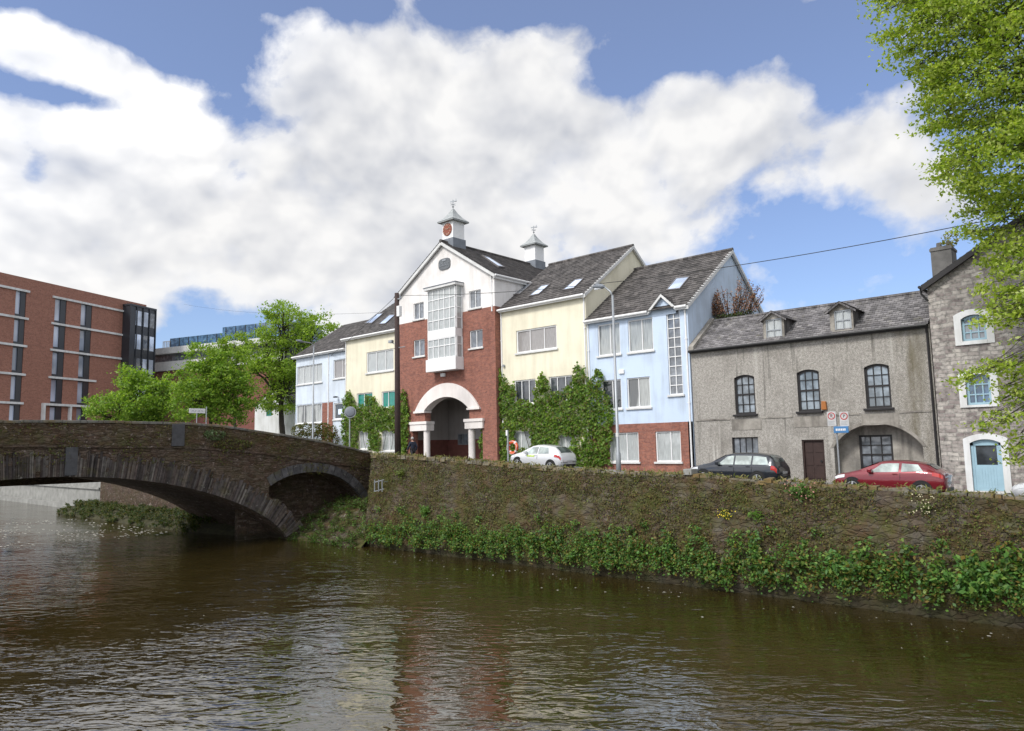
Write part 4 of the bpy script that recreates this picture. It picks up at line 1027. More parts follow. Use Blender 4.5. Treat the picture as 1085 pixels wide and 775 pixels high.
window(ph, Wl[0], TP+.02, cols=(.3, .57, .8), glass='glass_curtain'); w_ = window(ph, Wl[1], TP+.02, cols=(), glass='glass_dark', fw=.1)
m = MB(); a, b, c, d = Wl[1]; m.box(a+.35*(b-a), b-.2*(b-a), TP+.125, TP+.13, c+.3*(d-c), c+.62*(d-c)); m.build('window_poster', 'glass_sky', w_)
kp = (RP-EP)/(RYP-TP+.3)
m = MB(); slope(m, (px0-.25, TP-.3, EP-.05), (px1+.0, TP-.3, EP-.05), (px1, RYP, RP), (px0-.25, RYP, RP)); slope(m, (px0-.25, TP+10.9, EP-.05), (px1, TP+10.9, EP-.05), (px1, RYP, RP), (px0-.25, RYP, RP)); m.build('roof', 'tiles_brown', ph)
gutter(ph, px0-.25, px1-.02, TP-.34, EP-.08); downpipe(ph, at(348, 440, TP)[0], TP-.09, GZ, EP-.1)
c = at(358.5, 421, TP); m = MB(); m.tube([(c[0], TP-.002, c[2]), (c[0], TP-.3, c[2]+.05)], .03, 6); m.box(c[0]-.14, c[0]+.14, TP-.42, TP-.2, c[2]-.06, c[2]+.06); m.build('wall_lamp', 'black_plastic', ph)

# ---------------- grey pebbledashed house
gx0, gx1, TG = -19.26, -7.56, 36.12
EG, RG, RYG = 11.0, 12.9, 38.6
gh = thing('grey_house', 'derelict grey pebbledashed house with slate roof and two dormers', 'house', (-13.4, TG, road_z(-13.4)))
W = [box_at(778.5, 800, 397, 438.5, TG), box_at(845, 868.7, 391.5, 436, TG), box_at(916.5, 943.5, 386, 433, TG)]
z0 = sum(b[2] for b in W)/3; z1 = sum(b[3] for b in W)/3
W = [(b[0], b[1], z0, z1, .14) for b in W]
gw = (*box_at(776, 803.6, 463.5, 488, TG), 0)
zdo = at(862, 466, TG)[2]; do = (at(850.5, 485, TG)[0], at(874, 485, TG)[0], GZ, zdo, 0, .2)
ra, rb = at(884, 480, TG)[0], at(978.5, 480, TG)[0]; rz = at(931, 449, TG)[2]; rsp = rz-1.05
rec = (ra, rb, GZ, rz, rz-rsp, .75)
m = MB(); wall_panel(m, TG, gx0, gx1, GZ, EG, W+[gw, do, rec], .17)
m.build('wall', 'pebbledash', gh)
m = MB(); shell_sides(m, gx0, gx1, TG, TG+5.2, GZ, EG); gable_side(m, gx0, TG, TG+5.2, EG, RYG, RG-.1); gable_side(m, gx1, TG, TG+5.2, EG, RYG, RG-.1)
m.build('side_wall', 'smooth_cement', gh)
m = MB(); rw_ = (*box_at(911, 946.5, 461, 497, TG+.75),)
wall_panel(m, TG+.75, ra-.2, rb+.2, GZ, rz+.2, [rw_], .1)
arc = arch_pts(ra, rb, rsp, rz-rsp, 20); arc2 = arch_pts(ra-.17, rb+.17, rsp-.03, rz-rsp+.17, 20)
for k in range(20): m.prism([(arc[k][0], TG-.03, arc[k][1]), (arc[k+1][0], TG-.03, arc[k+1][1]), (arc2[k+1][0], TG-.03, arc2[k+1][1]), (arc2[k][0], TG-.03, arc2[k][1])], (0, .028, 0))
zst = z0-0.22
for (a, b) in ((gx0+.1, W[0][0]-.3), (W[0][1]+.3, W[1][0]-.3), (W[1][1]+.3, W[2][0]-.3), (W[2][1]+.3, gx1-.2)): m.box(a, b, TG-.035, TG-.002, zst-.05, zst+.03)
for b in W: m.box(b[0]-.25, b[1]+.25, TG-.02, TG-.002, zst-.55-.1*random.random(), zst-.02)
m.build('cement_patches', 'smooth_cement', gh)
for b in W: window(gh, b[:4], TG, .17, cols=(.34, .66), rows=(.25, (.5, .09), .75), fw=.1, bar=.035, frame='dark_frame', glass='glass_old', sill='dark_frame', rise=.14, sill_out=.16, name='sash_window')
window(gh, gw[:4], TG, .17, cols=(.27, .5, .74), fw=.06, bar=.03, frame='dark_frame', glass='glass_grey', sill=None)
window(gh, rw_, TG+.75, .1, cols=(.34, .66), rows=((.42, .08), .7), fw=.09, bar=.04, frame='dark_frame', glass='glass_grey', sill=None)
m = MB(); y = TG+.16; m.box(do[0]+.02, do[1]-.02, y, y+.05, GZ, do[3]-.02)
for i in range(2):
    for j in range(4):
        a = do[0]+.1+i*(do[1]-do[0]-.1)/2; z = do[3]-.62*(j+1); m.box(a, a+(do[1]-do[0])/2-.16, y-.02, y, z, z+.52)
m.box(do[0], do[0]+.07, TG+.06, y+.02, GZ, do[3]); m.box(do[1]-.07, do[1], TG+.06, y+.02, GZ, do[3]); m.box(do[0], do[1], TG+.055, y+.02, do[3]-.07, do[3]-.003)
dr = m.build('door', 'door_brown', gh)
m = MB(); m.tube([(do[1]-.2, y-.02, road_z(-13)+1.1), (do[1]-.2, y-.09, road_z(-13)+1.1)], [.03, .045], 10); m.build('handle', 'black_plastic', dr)
c = at(873.8, 430, TG); m = MB(); m.prism([(c[0]-.13, TG-.16, c[2]-.2), (c[0]+.13, TG-.16, c[2]-.2), (c[0]+.1, TG-.16, c[2]+.2), (c[0]-.1, TG-.16, c[2]+.22)], (0, .158, 0)); m.build('alarm_box', 'alarm_orange', gh, bevel=.02)
kg = (RG-EG)/(RYG-TG+.2)
m = MB(); slope(m, (gx0+.1, TG-.2, EG-.02), (gx1-.02, TG-.2, EG-.02), (gx1-.02, RYG, RG), (gx0+.1, RYG, RG), .2, .018); slope(m, (gx0+.1, TG+5.4, EG-.02), (gx1-.02, TG+5.4, EG-.02), (gx1-.02, RYG, RG), (gx0+.1, RYG, RG), .2, .018); ridge_caps(m, (gx0+.1, RYG, RG+.01), (gx1-.02, RYG, RG+.01), .1)
m.build('roof', 'slate_old', gh)
m = MB(); m.prism([(gx0-.02, TG-.22, EG-.05), (gx0-.02, RYG, RG+.02), (gx0-.02, RYG, RG+.2), (gx0-.02, TG-.22, EG+.2)], (.3, 0, 0)); m.build('verge_coping', 'smooth_cement', gh)
m = MB(); m.tube([(gx0, TG-.27, EG-.07), (gx1-.05, TG-.27, EG-.05)], .07, 8); m.box(gx0, gx1-.05, TG-.2, TG-.002, EG-.16, EG-.03); m.build('gutter', 'black_plastic', gh)
m = MB(); x = gx1-.1; m.tube([(x, TG-.2, EG-.1), (x, TG-.08, EG-.4), (x, TG-.08, GZ)], .05, 8); m.build('downpipe', 'dark_frame', gh)
def dormer(xa, xb, zsill, zhead, zap_, wb):
    yf = TG + .12
    d = MB(); cx = (xa+xb)/2
    wall_panel(d, yf, xa, xb, zsill-.25, zhead, [(*wb, 0)], .1); d.face((xa, yf, zhead), (xb, yf, zhead), (cx, yf, zap_-.08))
    dm = d.build('dormer', 'smooth_cement', gh)
    zr = lambda y: EG + kg*(y-TG+.2)
    yb_ = TG-.2 + (zhead-EG)/kg
    for x in (xa, xb):
        s = MB(); s.face((x, yf, zr(yf)-.1), (x, yf, zhead), (x, yb_, zhead)); s.build('dormer_cheek', 'slate_dormer', dm)
    r_ = MB(); yr = TG-.2 + (zap_-EG)/kg
    for sg, xe in ((-1, xa-.18), (1, xb+.18)):
        ze = zhead-.12
        slope(r_, (xe, yf-.2, ze), (xe, TG-.2+(ze-EG)/kg, ze), (cx, yr, zap_), (cx, yf-.2, zap_), .2, .018)
        r_.prism([(xe, yf-.2, ze-.02), (cx, yf-.2, zap_-.02), (cx, yf-.2, zap_-.12), (xe, yf-.2, ze-.12)], (0, .06, 0))
    r_.build('dormer_roof', 'slate_dormer', dm)
    w = window(dm, wb, yf, .1, cols=(.5,), rows=((.5, .06),), fw=.06, bar=.03, frame='galvanised', glass='glass_net', sill='smooth_cement', name='dormer_window', sill_out=.12)
    if False: pass
yf = TG+.12
for (l, r_, hy, ay, wbx) in ((808.5, 831, 341, 332.5, (811.5, 828.5, 338, 361.5)), (880, 905, 330, 320, (884, 902, 328.5, 350))):
    xa, xb = at(l, 350, yf)[0], at(r_, 350, yf)[0]; wb = box_at(*wbx, yf)
    dormer(xa, xb, wb[2]-.1, wb[3]+.06, wb[3]+.42, wb)

# ---------------- stone house with blue door
sx0, sx1 = -7.5, 3.6
z_l = at(978, 302.5, T)[2]; p_ = at(1014.6, 278, T); ks = (p_[2]-z_l)/(p_[0]-(-7.55)); sap = -1.95; zpk = z_l + ks*(sap-sx0)
sh = thing('stone_house', 'grey rubble stone gable house with white window surrounds and light blue door', 'house', (-4, T, road_z(-4)))
op = [box_at(1018.6, 1045, 333.5, 361, T), box_at(1023.6, 1050, 396.5, 429, T)]
dd = box_at(1029.5, 1062.5, 465.5, 520.5, T); dd = (dd[0], dd[1], dd[2], dd[3])
sur = [box_at(1011, 1053, 327.5, 365, T), box_at(1016, 1058, 390.5, 431.5, T), box_at(1022.5, 1070, 459.5, 522, T)]
off = 3.25
holes = [(*op[0], .16), (*op[1], .16), (*dd, .16)] + [(b[0]+off, b[1]+off, b[2], b[3], .16) for b in op]
m = MB(); wall_panel(m, T, sx0, sx1, GZ, z_l, holes, .2); m.face((sx0, T, z_l), (sx1, T, z_l), (sx1, T, zpk-ks*(sx1-sap)), (sap, T, zpk)); m.build('wall', 'stone_rubble', sh)
m = MB(); m.face((sx0, T, GZ), (sx0, T+9, GZ), (sx0, T+9, z_l), (sx0, T, z_l)); m.face((sx1, T, GZ), (sx1, T+9, GZ), (sx1, T+9, z_l), (sx1, T, z_l)); m.face((sx0, T+9, GZ), (sx1, T+9, GZ), (sx1, T+9, z_l), (sap, T+9, zpk), (sx0, T+9, z_l)); m.build('side_wall', 'stone_rubble_side', sh)
def surround(b, o, rise, sillh=0):
    m = MB(); T1 = T-.05; dep = .048
    ia = arch_pts(b[0], b[1], b[3]-rise, rise, 12); oa = arch_pts(o[0], o[1], o[3]-rise-.05, rise+.05, 12)
    for k in range(12): m.prism([(ia[k][0], T1, ia[k][1]), (ia[k+1][0], T1, ia[k+1][1]), (oa[k+1][0], T1, oa[k+1][1]), (oa[k][0], T1, oa[k][1])], (0, dep, 0))
    for (xi, xo) in ((b[0], o[0]), (b[1], o[1])):
        m.prism([(xi, T1, o[2]), (xo, T1, o[2]), (xo, T1, o[3]-rise-.05), (xi, T1, b[3]-rise)], (0, dep, 0))
    if sillh: m.box(b[0], b[1], T1-.03, T+.1, o[2], b[2]-.003)
    return m
for i, q in enumerate((0, 1, 0, 1)):
    dx = 0 if i < 2 else off
    b = (op[q][0]+dx, op[q][1]+dx, op[q][2], op[q][3]); o = (sur[q][0]+dx, sur[q][1]+dx, sur[q][2], sur[q][3])
    w = window(sh, b, T, .2, cols=(.34, .66), rows=(.34, .67), fw=.1, bar=.05, frame='blue_joinery', glass='glass_blue' if q else 'glass_grey', sill=None, rise=.16)
    surround(b, o, .16, 1).build('surround', 'paint_white', w)
m = MB(); y = T+.14; m.box(dd[0], dd[0]+.1, y-.05, y+.05, dd[2], dd[3]-.16); m.box(dd[1]-.1, dd[1], y-.05, y+.05, dd[2], dd[3]-.16)
ha = arch_pts(dd[0], dd[1], dd[3]-.16, .16, 8); m.prism([(x, y-.05, z) for x, z in ha] + [(dd[1], y-.05, dd[3]-.26), (dd[0], y-.05, dd[3]-.26)], (0, .1, 0))
zg0 = dd[2]+(dd[3]-dd[2])*.5
a, b = dd[0]+.1, dd[1]-.1
m.box(a, a+.08, y-.02, y+.03, dd[2], dd[3]-.26); m.box(b-.08, b, y-.02, y+.03, dd[2], dd[3]-.26); m.box(a+.08, b-.08, y-.018, y+.03, dd[2], zg0)
k = a+.16
while k < b-.2: m.box(k, k+.09, y-.03, y-.019, dd[2]+.12, zg0-.1); k += .1
dr = m.build('door', 'blue_joinery', sh)
m = MB(); m.face((a+.08, y+.01, zg0), (b-.08, y+.01, zg0), (b-.08, y+.01, dd[3]-.26), (a+.08, y+.01, dd[3]-.26)); m.build('door_glass', 'glass_dark', dr)
surround(dd, sur[2], .16).build('surround', 'paint_white', dr)
m = MB(); m.box(dd[0], dd[1], T-.08, T+.15, dd[2]-.12, dd[2]-.003); m.build('threshold', 'paint_white', dr)
c = at(1041.5, 451.5, T); m = MB(); m.box(c[0]-.2, c[0]+.2, T-.16, T-.002, c[2]-.13, c[2]+.15); m.build('wall_light', 'concrete', sh, bevel=.02)
m = MB()
for xe, ze in ((sx0-.18, z_l-ks*.18), (sx1+.18, zpk-ks*(sx1+.18-sap))):
    slope(m, (xe, T-.25, ze+.05), (xe, T+9.2, ze+.05), (sap, T+9.2, zpk+.05), (sap, T-.25, zpk+.05))
m.build('roof', 'slate_old', sh)
m = MB()
for xe, ze in ((sx0-.18, z_l-ks*.18), (sx1+.18, zpk-ks*(sx1+.18-sap))): m.prism([(xe, T-.28, ze+.06), (sap, T-.28, zpk+.06), (sap, T-.28, zpk-.2), (xe, T-.28, ze-.2)], (0, .2, 0))
m.build('bargeboard', 'dark_frame', sh)
m = MB(); xg = sx0-.24; m.tube([(xg, T-.3, z_l-.12), (xg, T+9, z_l-.12)], .07, 8); m.tube([(xg, T-.1, z_l-.12), (xg+.02, T-.12, z_l-.4), (sx0+.02, T-.1, z_l-.75)], .045, 8); m.build('gutter', 'black_plastic', sh)
ca, cb = at(989, 280, 38.6), at(1007, 280, 38.6)
zc1 = at(998, 263, 38.6)[2]; m = MB(); m.box(ca[0], ca[0]+.85, 38.2, 39.3, z_l-.5, zc1); m.box(ca[0]-.04, ca[0]+.89, 38.16, 39.34, zc1-.18, zc1-.06)
ch = m.build('chimney', 'chimney_render', sh)
m = MB()
for k in (.28, .68): m.tube([(ca[0]+k, 38.7, zc1-.02), (ca[0]+k, 38.7, zc1+.28)], [.13, .11], 10)
m.build('chimney_pot', 'chimney_render', ch)
P = ell_points(160, (ca[0]+.75, 38.6, zc1+.35), (.4, .35, .4)); leaf_cloud('chimney_weed', P, .14, [(.3, .26, .05), (.2, .22, .04)], 'leaf', ch)

# ================================================================== BACKGROUND BUILDINGS
def frame_at(px, py, D, vx, vy):
    "local frame: x along (vx, vy) given in view axes, y into the building"
    p = atD(px, py, D); a, b = math.cos(YAW), math.sin(YAW)
    ex = Vector((vx*a - vy*b, vx*b + vy*a, 0)).normalized(); ey = Vector((-ex.y, ex.x, 0))
    M = Matrix(((ex.x, ey.x, 0, p[0]), (ex.y, ey.y, 0, p[1]), (0, 0, 1, 0), (0, 0, 0, 1)))
    def loc(x, y, off=0.0):
        r = Vector(ray(x, y)); P0 = Vector((p[0], p[1], 0)) + ey*off; C0 = Vector((0, 0, CAMZ))
        k = (P0-C0).dot(ey)/r.dot(ey); q = M.inverted() @ (C0 + r*k); return q.x, q.z
    return M, loc
M, loc = frame_at(55, 400, 112, math.sin(R(18)), math.cos(R(18)))
of = thing('brick_office', 'large red brick office block with tall dark window slots and white bands', 'office building', tuple(M.translation))
ubay0, ubay1, uend = loc(127.5, 400)[0], loc(164, 360, -1.6)[0], loc(155, 330)[0]
uL = loc(-9, 400)[0]; zroof = loc(60, 302)[1]
cols_ = [loc(13.0, 380)[0], loc(55.5, 380)[0], loc(83.5, 380)[0]]; cw = [loc(24.5, 380)[0]-cols_[0], loc(68, 380)[0]-cols_[1], loc(95.5, 380)[0]-cols_[2]]
bands = [loc(60, y)[1] for y in (315.5, 343.5, 371.5, 400.5, 429.5)]
def MBm():
    b = MB(); b.M = M; return b
m = MBm()
zs = [2.0] + bands[::-1]
holes = [(c, c+w, 2.5, bands[0]-.05, 0, .35) for c, w in zip(cols_, cw)]
wall_panel(m, 0.0, uL, uend, 2.0, zroof, holes, .35); m.face((uend, 0, 2), (uend, 16, 2), (uend, 16, zroof), (uend, 0, zroof)); m.face((uL, 0, zroof), (uend, 0, zroof), (uend, 16, zroof), (uL, 16, zroof)); m.face((uL, 0, 2), (uL, 16, 2), (uL, 16, zroof), (uL, 0, zroof)); m.face((uL, 16, 2), (uend, 16, 2), (uend, 16, zroof), (uL, 16, zroof))
m.build('wall', 'brick_office', of)
for c, w in zip(cols_, cw):
    fr = MBm(); fr.box(c+w*.52, c+w, .1, .34, 2.5, bands[0]-.05)
    for z in bands[1:]: fr.box(c, c+w*.52, .12, .33, z-.35, z+.55)
    fr.box(c, c+.08, .12, .33, 2.5, bands[0]-.05)
    wn = fr.build('window_slot', 'panel_dark', of)
    g_ = MBm(); g_.face((c+.02, .3, 2.5), (c+w*.53, .3, 2.5), (c+w*.53, .3, bands[0]-.1), (c+.02, .3, bands[0]-.1)); g_.build('pane', 'glass_office', wn)
def bandbox(u0, u1, z):
    b = MBm(); b.box(u0, u1, -.22, -.003, z-.16, z+.16); return b.build('stone_band', 'paint_white', of)
for i, z in enumerate(bands[:4]):
    bandbox(uL, cols_[0]+cw[0]+.4, z); bandbox(cols_[1]-.5, ubay0 if i < 3 else cols_[2]+cw[2]+1.2, z)
bandbox(uL, cols_[0]+cw[0]+.3, bands[4])
po = MBm(); a, b = loc(43.5, 436)[0], loc(92, 436)[0]; z = bands[4]
po.box(a, b, -.5, -.003, z-.14, z+.2); po.box(a, a+.35, -.5, -.003, 2, z-.14); c = loc(72, 436)[0]; po.box(c, c+.3, -.5, -.003, 2, z-.14); po.build('white_portal', 'paint_white', of)
bz1, bz0 = loc(140, 324, -1.6)[1], 4.0
gb = MBm(); gb.box(ubay0, ubay1, -1.6, 5, bz0, bz1); gb.box(ubay0-.1, ubay1+.1, -1.75, 5, bz1+.003, bz1+.3); bay_ = gb.build('glass_bay', 'panel_dark', of)
bw_ = (ubay1-ubay0); fl = (bands[0]-bands[1])
for r_ in range(4):
    for k in range(3):
        a = ubay0 + bw_*(.22+.26*k); zt = bz1 - .7 - fl*r_
        g_ = MBm(); g_.face((a, -1.62, zt-fl*.62), (a+bw_*.22, -1.62, zt-fl*.62), (a+bw_*.22, -1.62, zt), (a, -1.62, zt)); g_.build('pane', 'glass_sky' if (r_+k) % 3 != 2 else 'glass_grey', bay_)
mu = MBm()
for k in range(5): a = ubay0 + bw_*(.0+.249*k); mu.box(a-.08, a+.08, -1.78, -1.605, bz0, bz1)
mu.build('mullions', 'panel_dark', bay_)

M, loc = frame_at(215, 400, 130, .911, -.412)
mo = thing('glass_office', 'modern office block behind the trees with blue glass top storey and white bands', 'office building', tuple(M.translation))
u0, u1 = loc(150, 370)[0], loc(300, 370)[0]
zA, zB, zC = loc(215, 366)[1], loc(215, 374)[1], loc(215, 383)[1]
m = MBm(); m.box(u0, u1, .4, 14, 2, zA-.6); m.build('wall', 'panel_dark', mo)
m = MBm(); m.box(u0-1, u1, -.6, 14, zA-1.0, zA+.15); m.build('cornice', 'white_trim', mo)
m = MBm(); m.box(u0, u1, -.2, .39, zC-1.2, zC+.5); m.build('white_band', 'white_trim', mo)
m = MBm(); m.face((u0, .37, zC+.5), (u1, .37, zC+.5), (u1, .37, zA-1.0), (u0, .37, zA-1.0)); m.build('pane', 'glass_grey', mo)
m = MBm(); m.box(u0, u1, .0, .38, 3, zC-1.25); m.build('brick_storey', 'brick_dark_inside', mo)
us, zt1, zt2 = loc(233.5, 352)[0], loc(215, 354.5)[1], loc(240, 346)[1]
m = MBm(); m.box(loc(178, 360)[0], us, .6, 10, zA+.15, zt1); m.box(us, u1, .5, 10, zA+.15, zt2); top = m.build('glass_storey', 'glass_blue', mo)
m = MBm(); u = loc(178, 360)[0]
while u < u1: m.box(u-.07, u+.07, .44 if u > us else .54, .62, zA+.15, zt2 if u > us else zt1); u += 2.3
m.build('mullions', 'panel_dark', top)
m = MBm()
for i in range(16):
    a = loc(163+1.7*i, 358)[0]; m.box(a, a+.12, 2, 2.1, zA+.15, zA+1.9)
m.box(loc(163, 358)[0], loc(190, 358)[0], 2, 2.1, zA+1.75, zA+1.9); m.box(loc(170, 358)[0], loc(186, 358)[0], 4, 7, zA+.15, zA+1.6); m.build('roof_plant', 'galvanised', mo)

M, loc = frame_at(288, 440, 84, .8, -.6)
wb_ = thing('white_cottage', 'small white gabled building half hidden behind the tree with a dark green shutter', 'house', tuple(M.translation))
a, b = loc(270, 440)[0], loc(312, 440)[0]; zt = loc(288, 432)[1]; zp = zt + 2.2
m = MBm(); c0, c1 = loc(282, 440)[0], loc(288, 440)[0]; zz0, zz1 = loc(285, 441)[1], loc(285, 432.5)[1]
wall_panel(m, 0, a, b, 3, zt+.4, [(c0, c1, zz0, zz1)], .15); m.face((a, 0, zt+.4), (b, 0, zt+.4), ((a+b)/2, 0, zp)); m.face((b, 0, 3), (b, 8, 3), (b, 8, zt+.4), (b, 0, zt+.4)); m.face((a, 0, 3), (a, 8, 3), (a, 8, zt+.4), (a, 0, zt+.4)); m.build('wall', 'paint_white', wb_)
m = MBm(); m.box(c0, c1, .08, .14, zz0, zz1); m.build('shutter', 'teal_blind', wb_)
m = MBm()
for e in (a-.3, b+.3): slope(m, (e, -.2, zt+.2), (e, 8.2, zt+.2), ((a+b)/2, 8.2, zp+.1), ((a+b)/2, -.2, zp+.1))
m.build('roof', 'tiles_brown', wb_)

# ================================================================== TREES
def wc(px, py, D, r): return (Vector(atD(px, py, D)), r)
gz = 5.1
def base_at(px, D, z=gz): p = atD(px, 470, D); return (p[0], p[1], z)
k = .0974
tree('street_tree', 'low bushy bright green tree in front of the brick office', base_at(148, 76), [wc(150, 424, 76, (3.1, 3.1, 2.7)), wc(120, 434, 75, (2.6, 2.4, 2.0)), wc(178, 428, 77, (2.5, 2.5, 2.6)), wc(140, 403, 76, (1.9, 1.9, 1.6)), wc(105, 440, 75, (1.5, 1.5, 1.2))], .2, 250, 62, .30, [(.22, .34, .055), (.26, .37, .06), (.17, .28, .05)]+GREEN_DEEP, 'trees behind the bridge', clump_r=.62)
tree('street_tree', 'rounded green tree behind the white street name sign', base_at(226, 73), [wc(228, 408, 73, (3.3, 3.3, 3.2)), wc(215, 380, 73, (2.0, 2.0, 1.7)), wc(245, 425, 73, (2.6, 2.4, 2.6)), wc(205, 425, 72, (2.4, 2.4, 2.4)), wc(240, 388, 73, (1.8, 1.8, 1.6)), wc(190, 400, 73, (1.0, 1, .9))], .22, 330, 64, .27, [(.22, .34, .055)]+GREEN_DEEP, 'trees behind the bridge', clump_r=.6)
tree('street_tree', 'tall airy spring tree beside the pale blue house', base_at(300, 80), [wc(306, 345, 80, (3.2, 3.2, 2.4)), wc(280, 368, 80, (2.2, 2.2, 2.2)), wc(334, 352, 80, (2.6, 2.6, 2.2)), wc(312, 382, 80, (3.2, 3.2, 2.6)), wc(285, 400, 80, (2.4, 2.4, 2.2)), wc(305, 420, 80, (2.6, 2.6, 2.0)), wc(278, 428, 80, (1.6, 1.6, 1.2)), wc(262, 388, 80, (1.2, 1.2, 1.0)), wc(300, 330, 80, (1.8, 1.8, 1.0))], .34, 350, 58, .28, [(.25, .36, .055), (.30, .40, .07), (.20, .31, .045)]+GREEN_DEEP[1:2], 'trees behind the bridge', clump_r=.66)
tree('street_tree', 'small dim tree far behind between the glass office and the airy tree', base_at(248, 96), [wc(250, 366, 96, (2.6, 2.6, 1.7)), wc(240, 380, 96, (2.2, 2.2, 1.8)), wc(262, 374, 96, (2, 2, 1.6))], .2, 80, 60, .3, GREEN_DEEP+GREEN_SPRING[:1], 'trees behind the bridge', clump_r=.6)
bt = [(1045, 30, 25, 3.0), (1085, 90, 24.5, 2.9), (1010, 12, 25, 1.8), (960, 20, 25, 1.0), (1030, 95, 25, 1.9), (1002, 118, 25, 1.0), (985, 128, 25, .5), (1070, 170, 24.5, 2.2), (1025, 165, 25, 1.1), (1003, 180, 25, .5), (1080, 235, 24.5, 1.8), (1040, 212, 25, 1.1), (1050, 262, 24.5, .9), (1022, 250, 25, .35), (1088, 300, 24, 1.25), (1078, 345, 24, 1.1), (1090, 330, 24, 1.2), (1092, 405, 24, 1.1), (1088, 448, 24, .9), (1066, 318, 24, .6), (1046, 335, 24, .35), (1088, 372, 24, 1.0), (1062, 388, 24, .5), (1038, 398, 24, .38), (1015, 406, 24, .3), (1084, 428, 24, .95), (1066, 440, 24, .45), (1050, 452, 24, .3), (1090, 465, 24, .7), (1076, 484, 24, .28), (1120, 150, 24, 3.2), (1125, 290, 24, 2.4), (1125, 400, 24, 1.7), (978, 52, 25, .8), (1005, 60, 25, 1.2), (938, 6, 25, .6), (945, 40, 25, .4), (1100, -40, 25, 3.5), (1000, -50, 25, 2.6)]
bt_blobs = [(Vector(atD(x, y, d)), (r, r, r*.8)) for x, y, d, r in bt]
tree('overhanging_tree', 'big fresh green tree overhanging the quay in front of the stone house', (5.2, 32.0, road_z(5.2)), bt_blobs, .36, 1400, 66, .14, GREEN_SPRING+[(.36, .45, .08), (.46, .52, .18)], None, clump_r=.42, limb_top=(4.6, 31.4, 24.0), flat=.38, thin=True)

# ================================================================== IVY, HEDGES, WEEDS
def poly_in(poly, x, y):
    c = False; j = len(poly)-1
    for i in range(len(poly)):
        xi, yi = poly[i]; xj, yj = poly[j]
        if (yi > y) != (yj > y) and x < (xj-xi)*(y-yi)/(yj-yi)+xi: c = not c
        j = i
    return c
def ivy(label, polypx, Tw, n, excl=(), leaf=.17, cols=GREEN_IVY, depth=.22, name='climbing_ivy', cat='ivy'):
    poly = [(lambda p: (p[0], p[2]))(at(x, y, Tw)) for x, y in polypx]
    ex = [box_at(*e, Tw) for e in excl]
    xs = [p[0] for p in poly]; zs = [p[1] for p in poly]
    P = []; tries = 0
    while len(P) < n and tries < n*12:
        tries += 1
        x = random.uniform(min(xs)-.3, max(xs)+.3); z = random.uniform(min(zs), max(zs)+.3)
        jx = .28*fbm(x*1.3, z*1.3, 2.0) + random.gauss(0, .07); jz = .3*fbm(x*1.3, z*1.3, 8.0) + random.gauss(0, .07)
        if not poly_in(poly, x+jx, z+jz): continue
        if any(e[0]-.03 < x+jx*.6 < e[1]+.03 and e[2] < z+jz*.6 < e[3] for e in ex): continue
        f = fbm(x*1.1, z*1.5, 5.0)
        if f < -.42 and random.random() < .6: continue
        d = depth*(1 + 1.1*f)*random.random()**.6
        P.append((x, Tw - .05 - max(0.0, d), z))
    t = thing(name, label, cat, (sum(xs)/len(xs), Tw-.15, min(zs)))
    m = MB()
    for i in range(9):
        x = min(xs) + (max(xs)-min(xs))*(i+.5)/9; z1 = max(zs)-.5
        pts = [(x+.2*math.sin(z*2+i), Tw-.04, z) for z in np.linspace(min(zs), min(zs)+(z1-min(zs))*random.uniform(.35, .6), 8)]
        m.tube(pts, .02, 5)
    m.build('stem', 'bark', t)
    leaf_cloud('leaves', P, leaf, cols, 'leaf', t, face=(0.15, -.85, .45), aspect=.8)
    return t
ivy('broad green ivy covering the yellow wall behind the silver hatchback', [(508,408),(513,400),(524,397),(530,390),(534,402),(545,405),(548,424),(566,424),(569,408),(577,398),(583,404),(585,418),(606,412),(609,388),(614,386),(617,398),(622,392),(624,404),(631,402),(634,392),(638,396),(640,412),(650,425),(653,440),(650,460),(646,494),(600,502),(560,500),(512,494),(509,470),(513,455),(507,440)], TK-.02 if False else 35.98, 15500, [(548, 564, 456.5, 476), (593, 607, 461.5, 476)])
ivy('green ivy on the yellow house behind the round road mirror', [(366,420),(370,414),(375,418),(379,430),(386,430),(393,416),(396,420),(401,425),(404,430),(412,433),(421,430),(426,428),(426,458),(404,456),(404,478),(393,476),(392,457),(381,457),(380,476),(366,476),(364,440)], 35.98, 5600, [(380.5, 391.5, 457, 474), (405, 418, 457, 478)])
ivy('narrow ivy strip climbing the brick corner beside the telegraph pole', [(424,425),(428,414),(433,420),(434.5,440),(434,455),(432,488),(423,488)], TK-.02, 1500)
hd = thing('hedge', 'low olive hedge under the ground floor windows of the pale blue house', 'hedge', at(332, 462, 35.2))
P = np.concatenate([ell_points(360, at(x, y, 35.2), (.9, .5, .65)) for x, y in ((316, 457), (324, 455), (333, 456), (343, 455), (350, 458), (338, 462), (320, 464), (352, 466))])
leaf_cloud('foliage', P, .17, [(.09, .10, .02), (.07, .09, .02), (.12, .11, .03), (.10, .06, .02)], 'leaf', hd)
m = MB()
for x in (318, 330, 345): p = at(x, 462, 35.2); m.tube([(p[0], p[1], road_z(-55)), (p[0], p[1], p[2])], .05, 6)
m.build('stem', 'bark', hd)
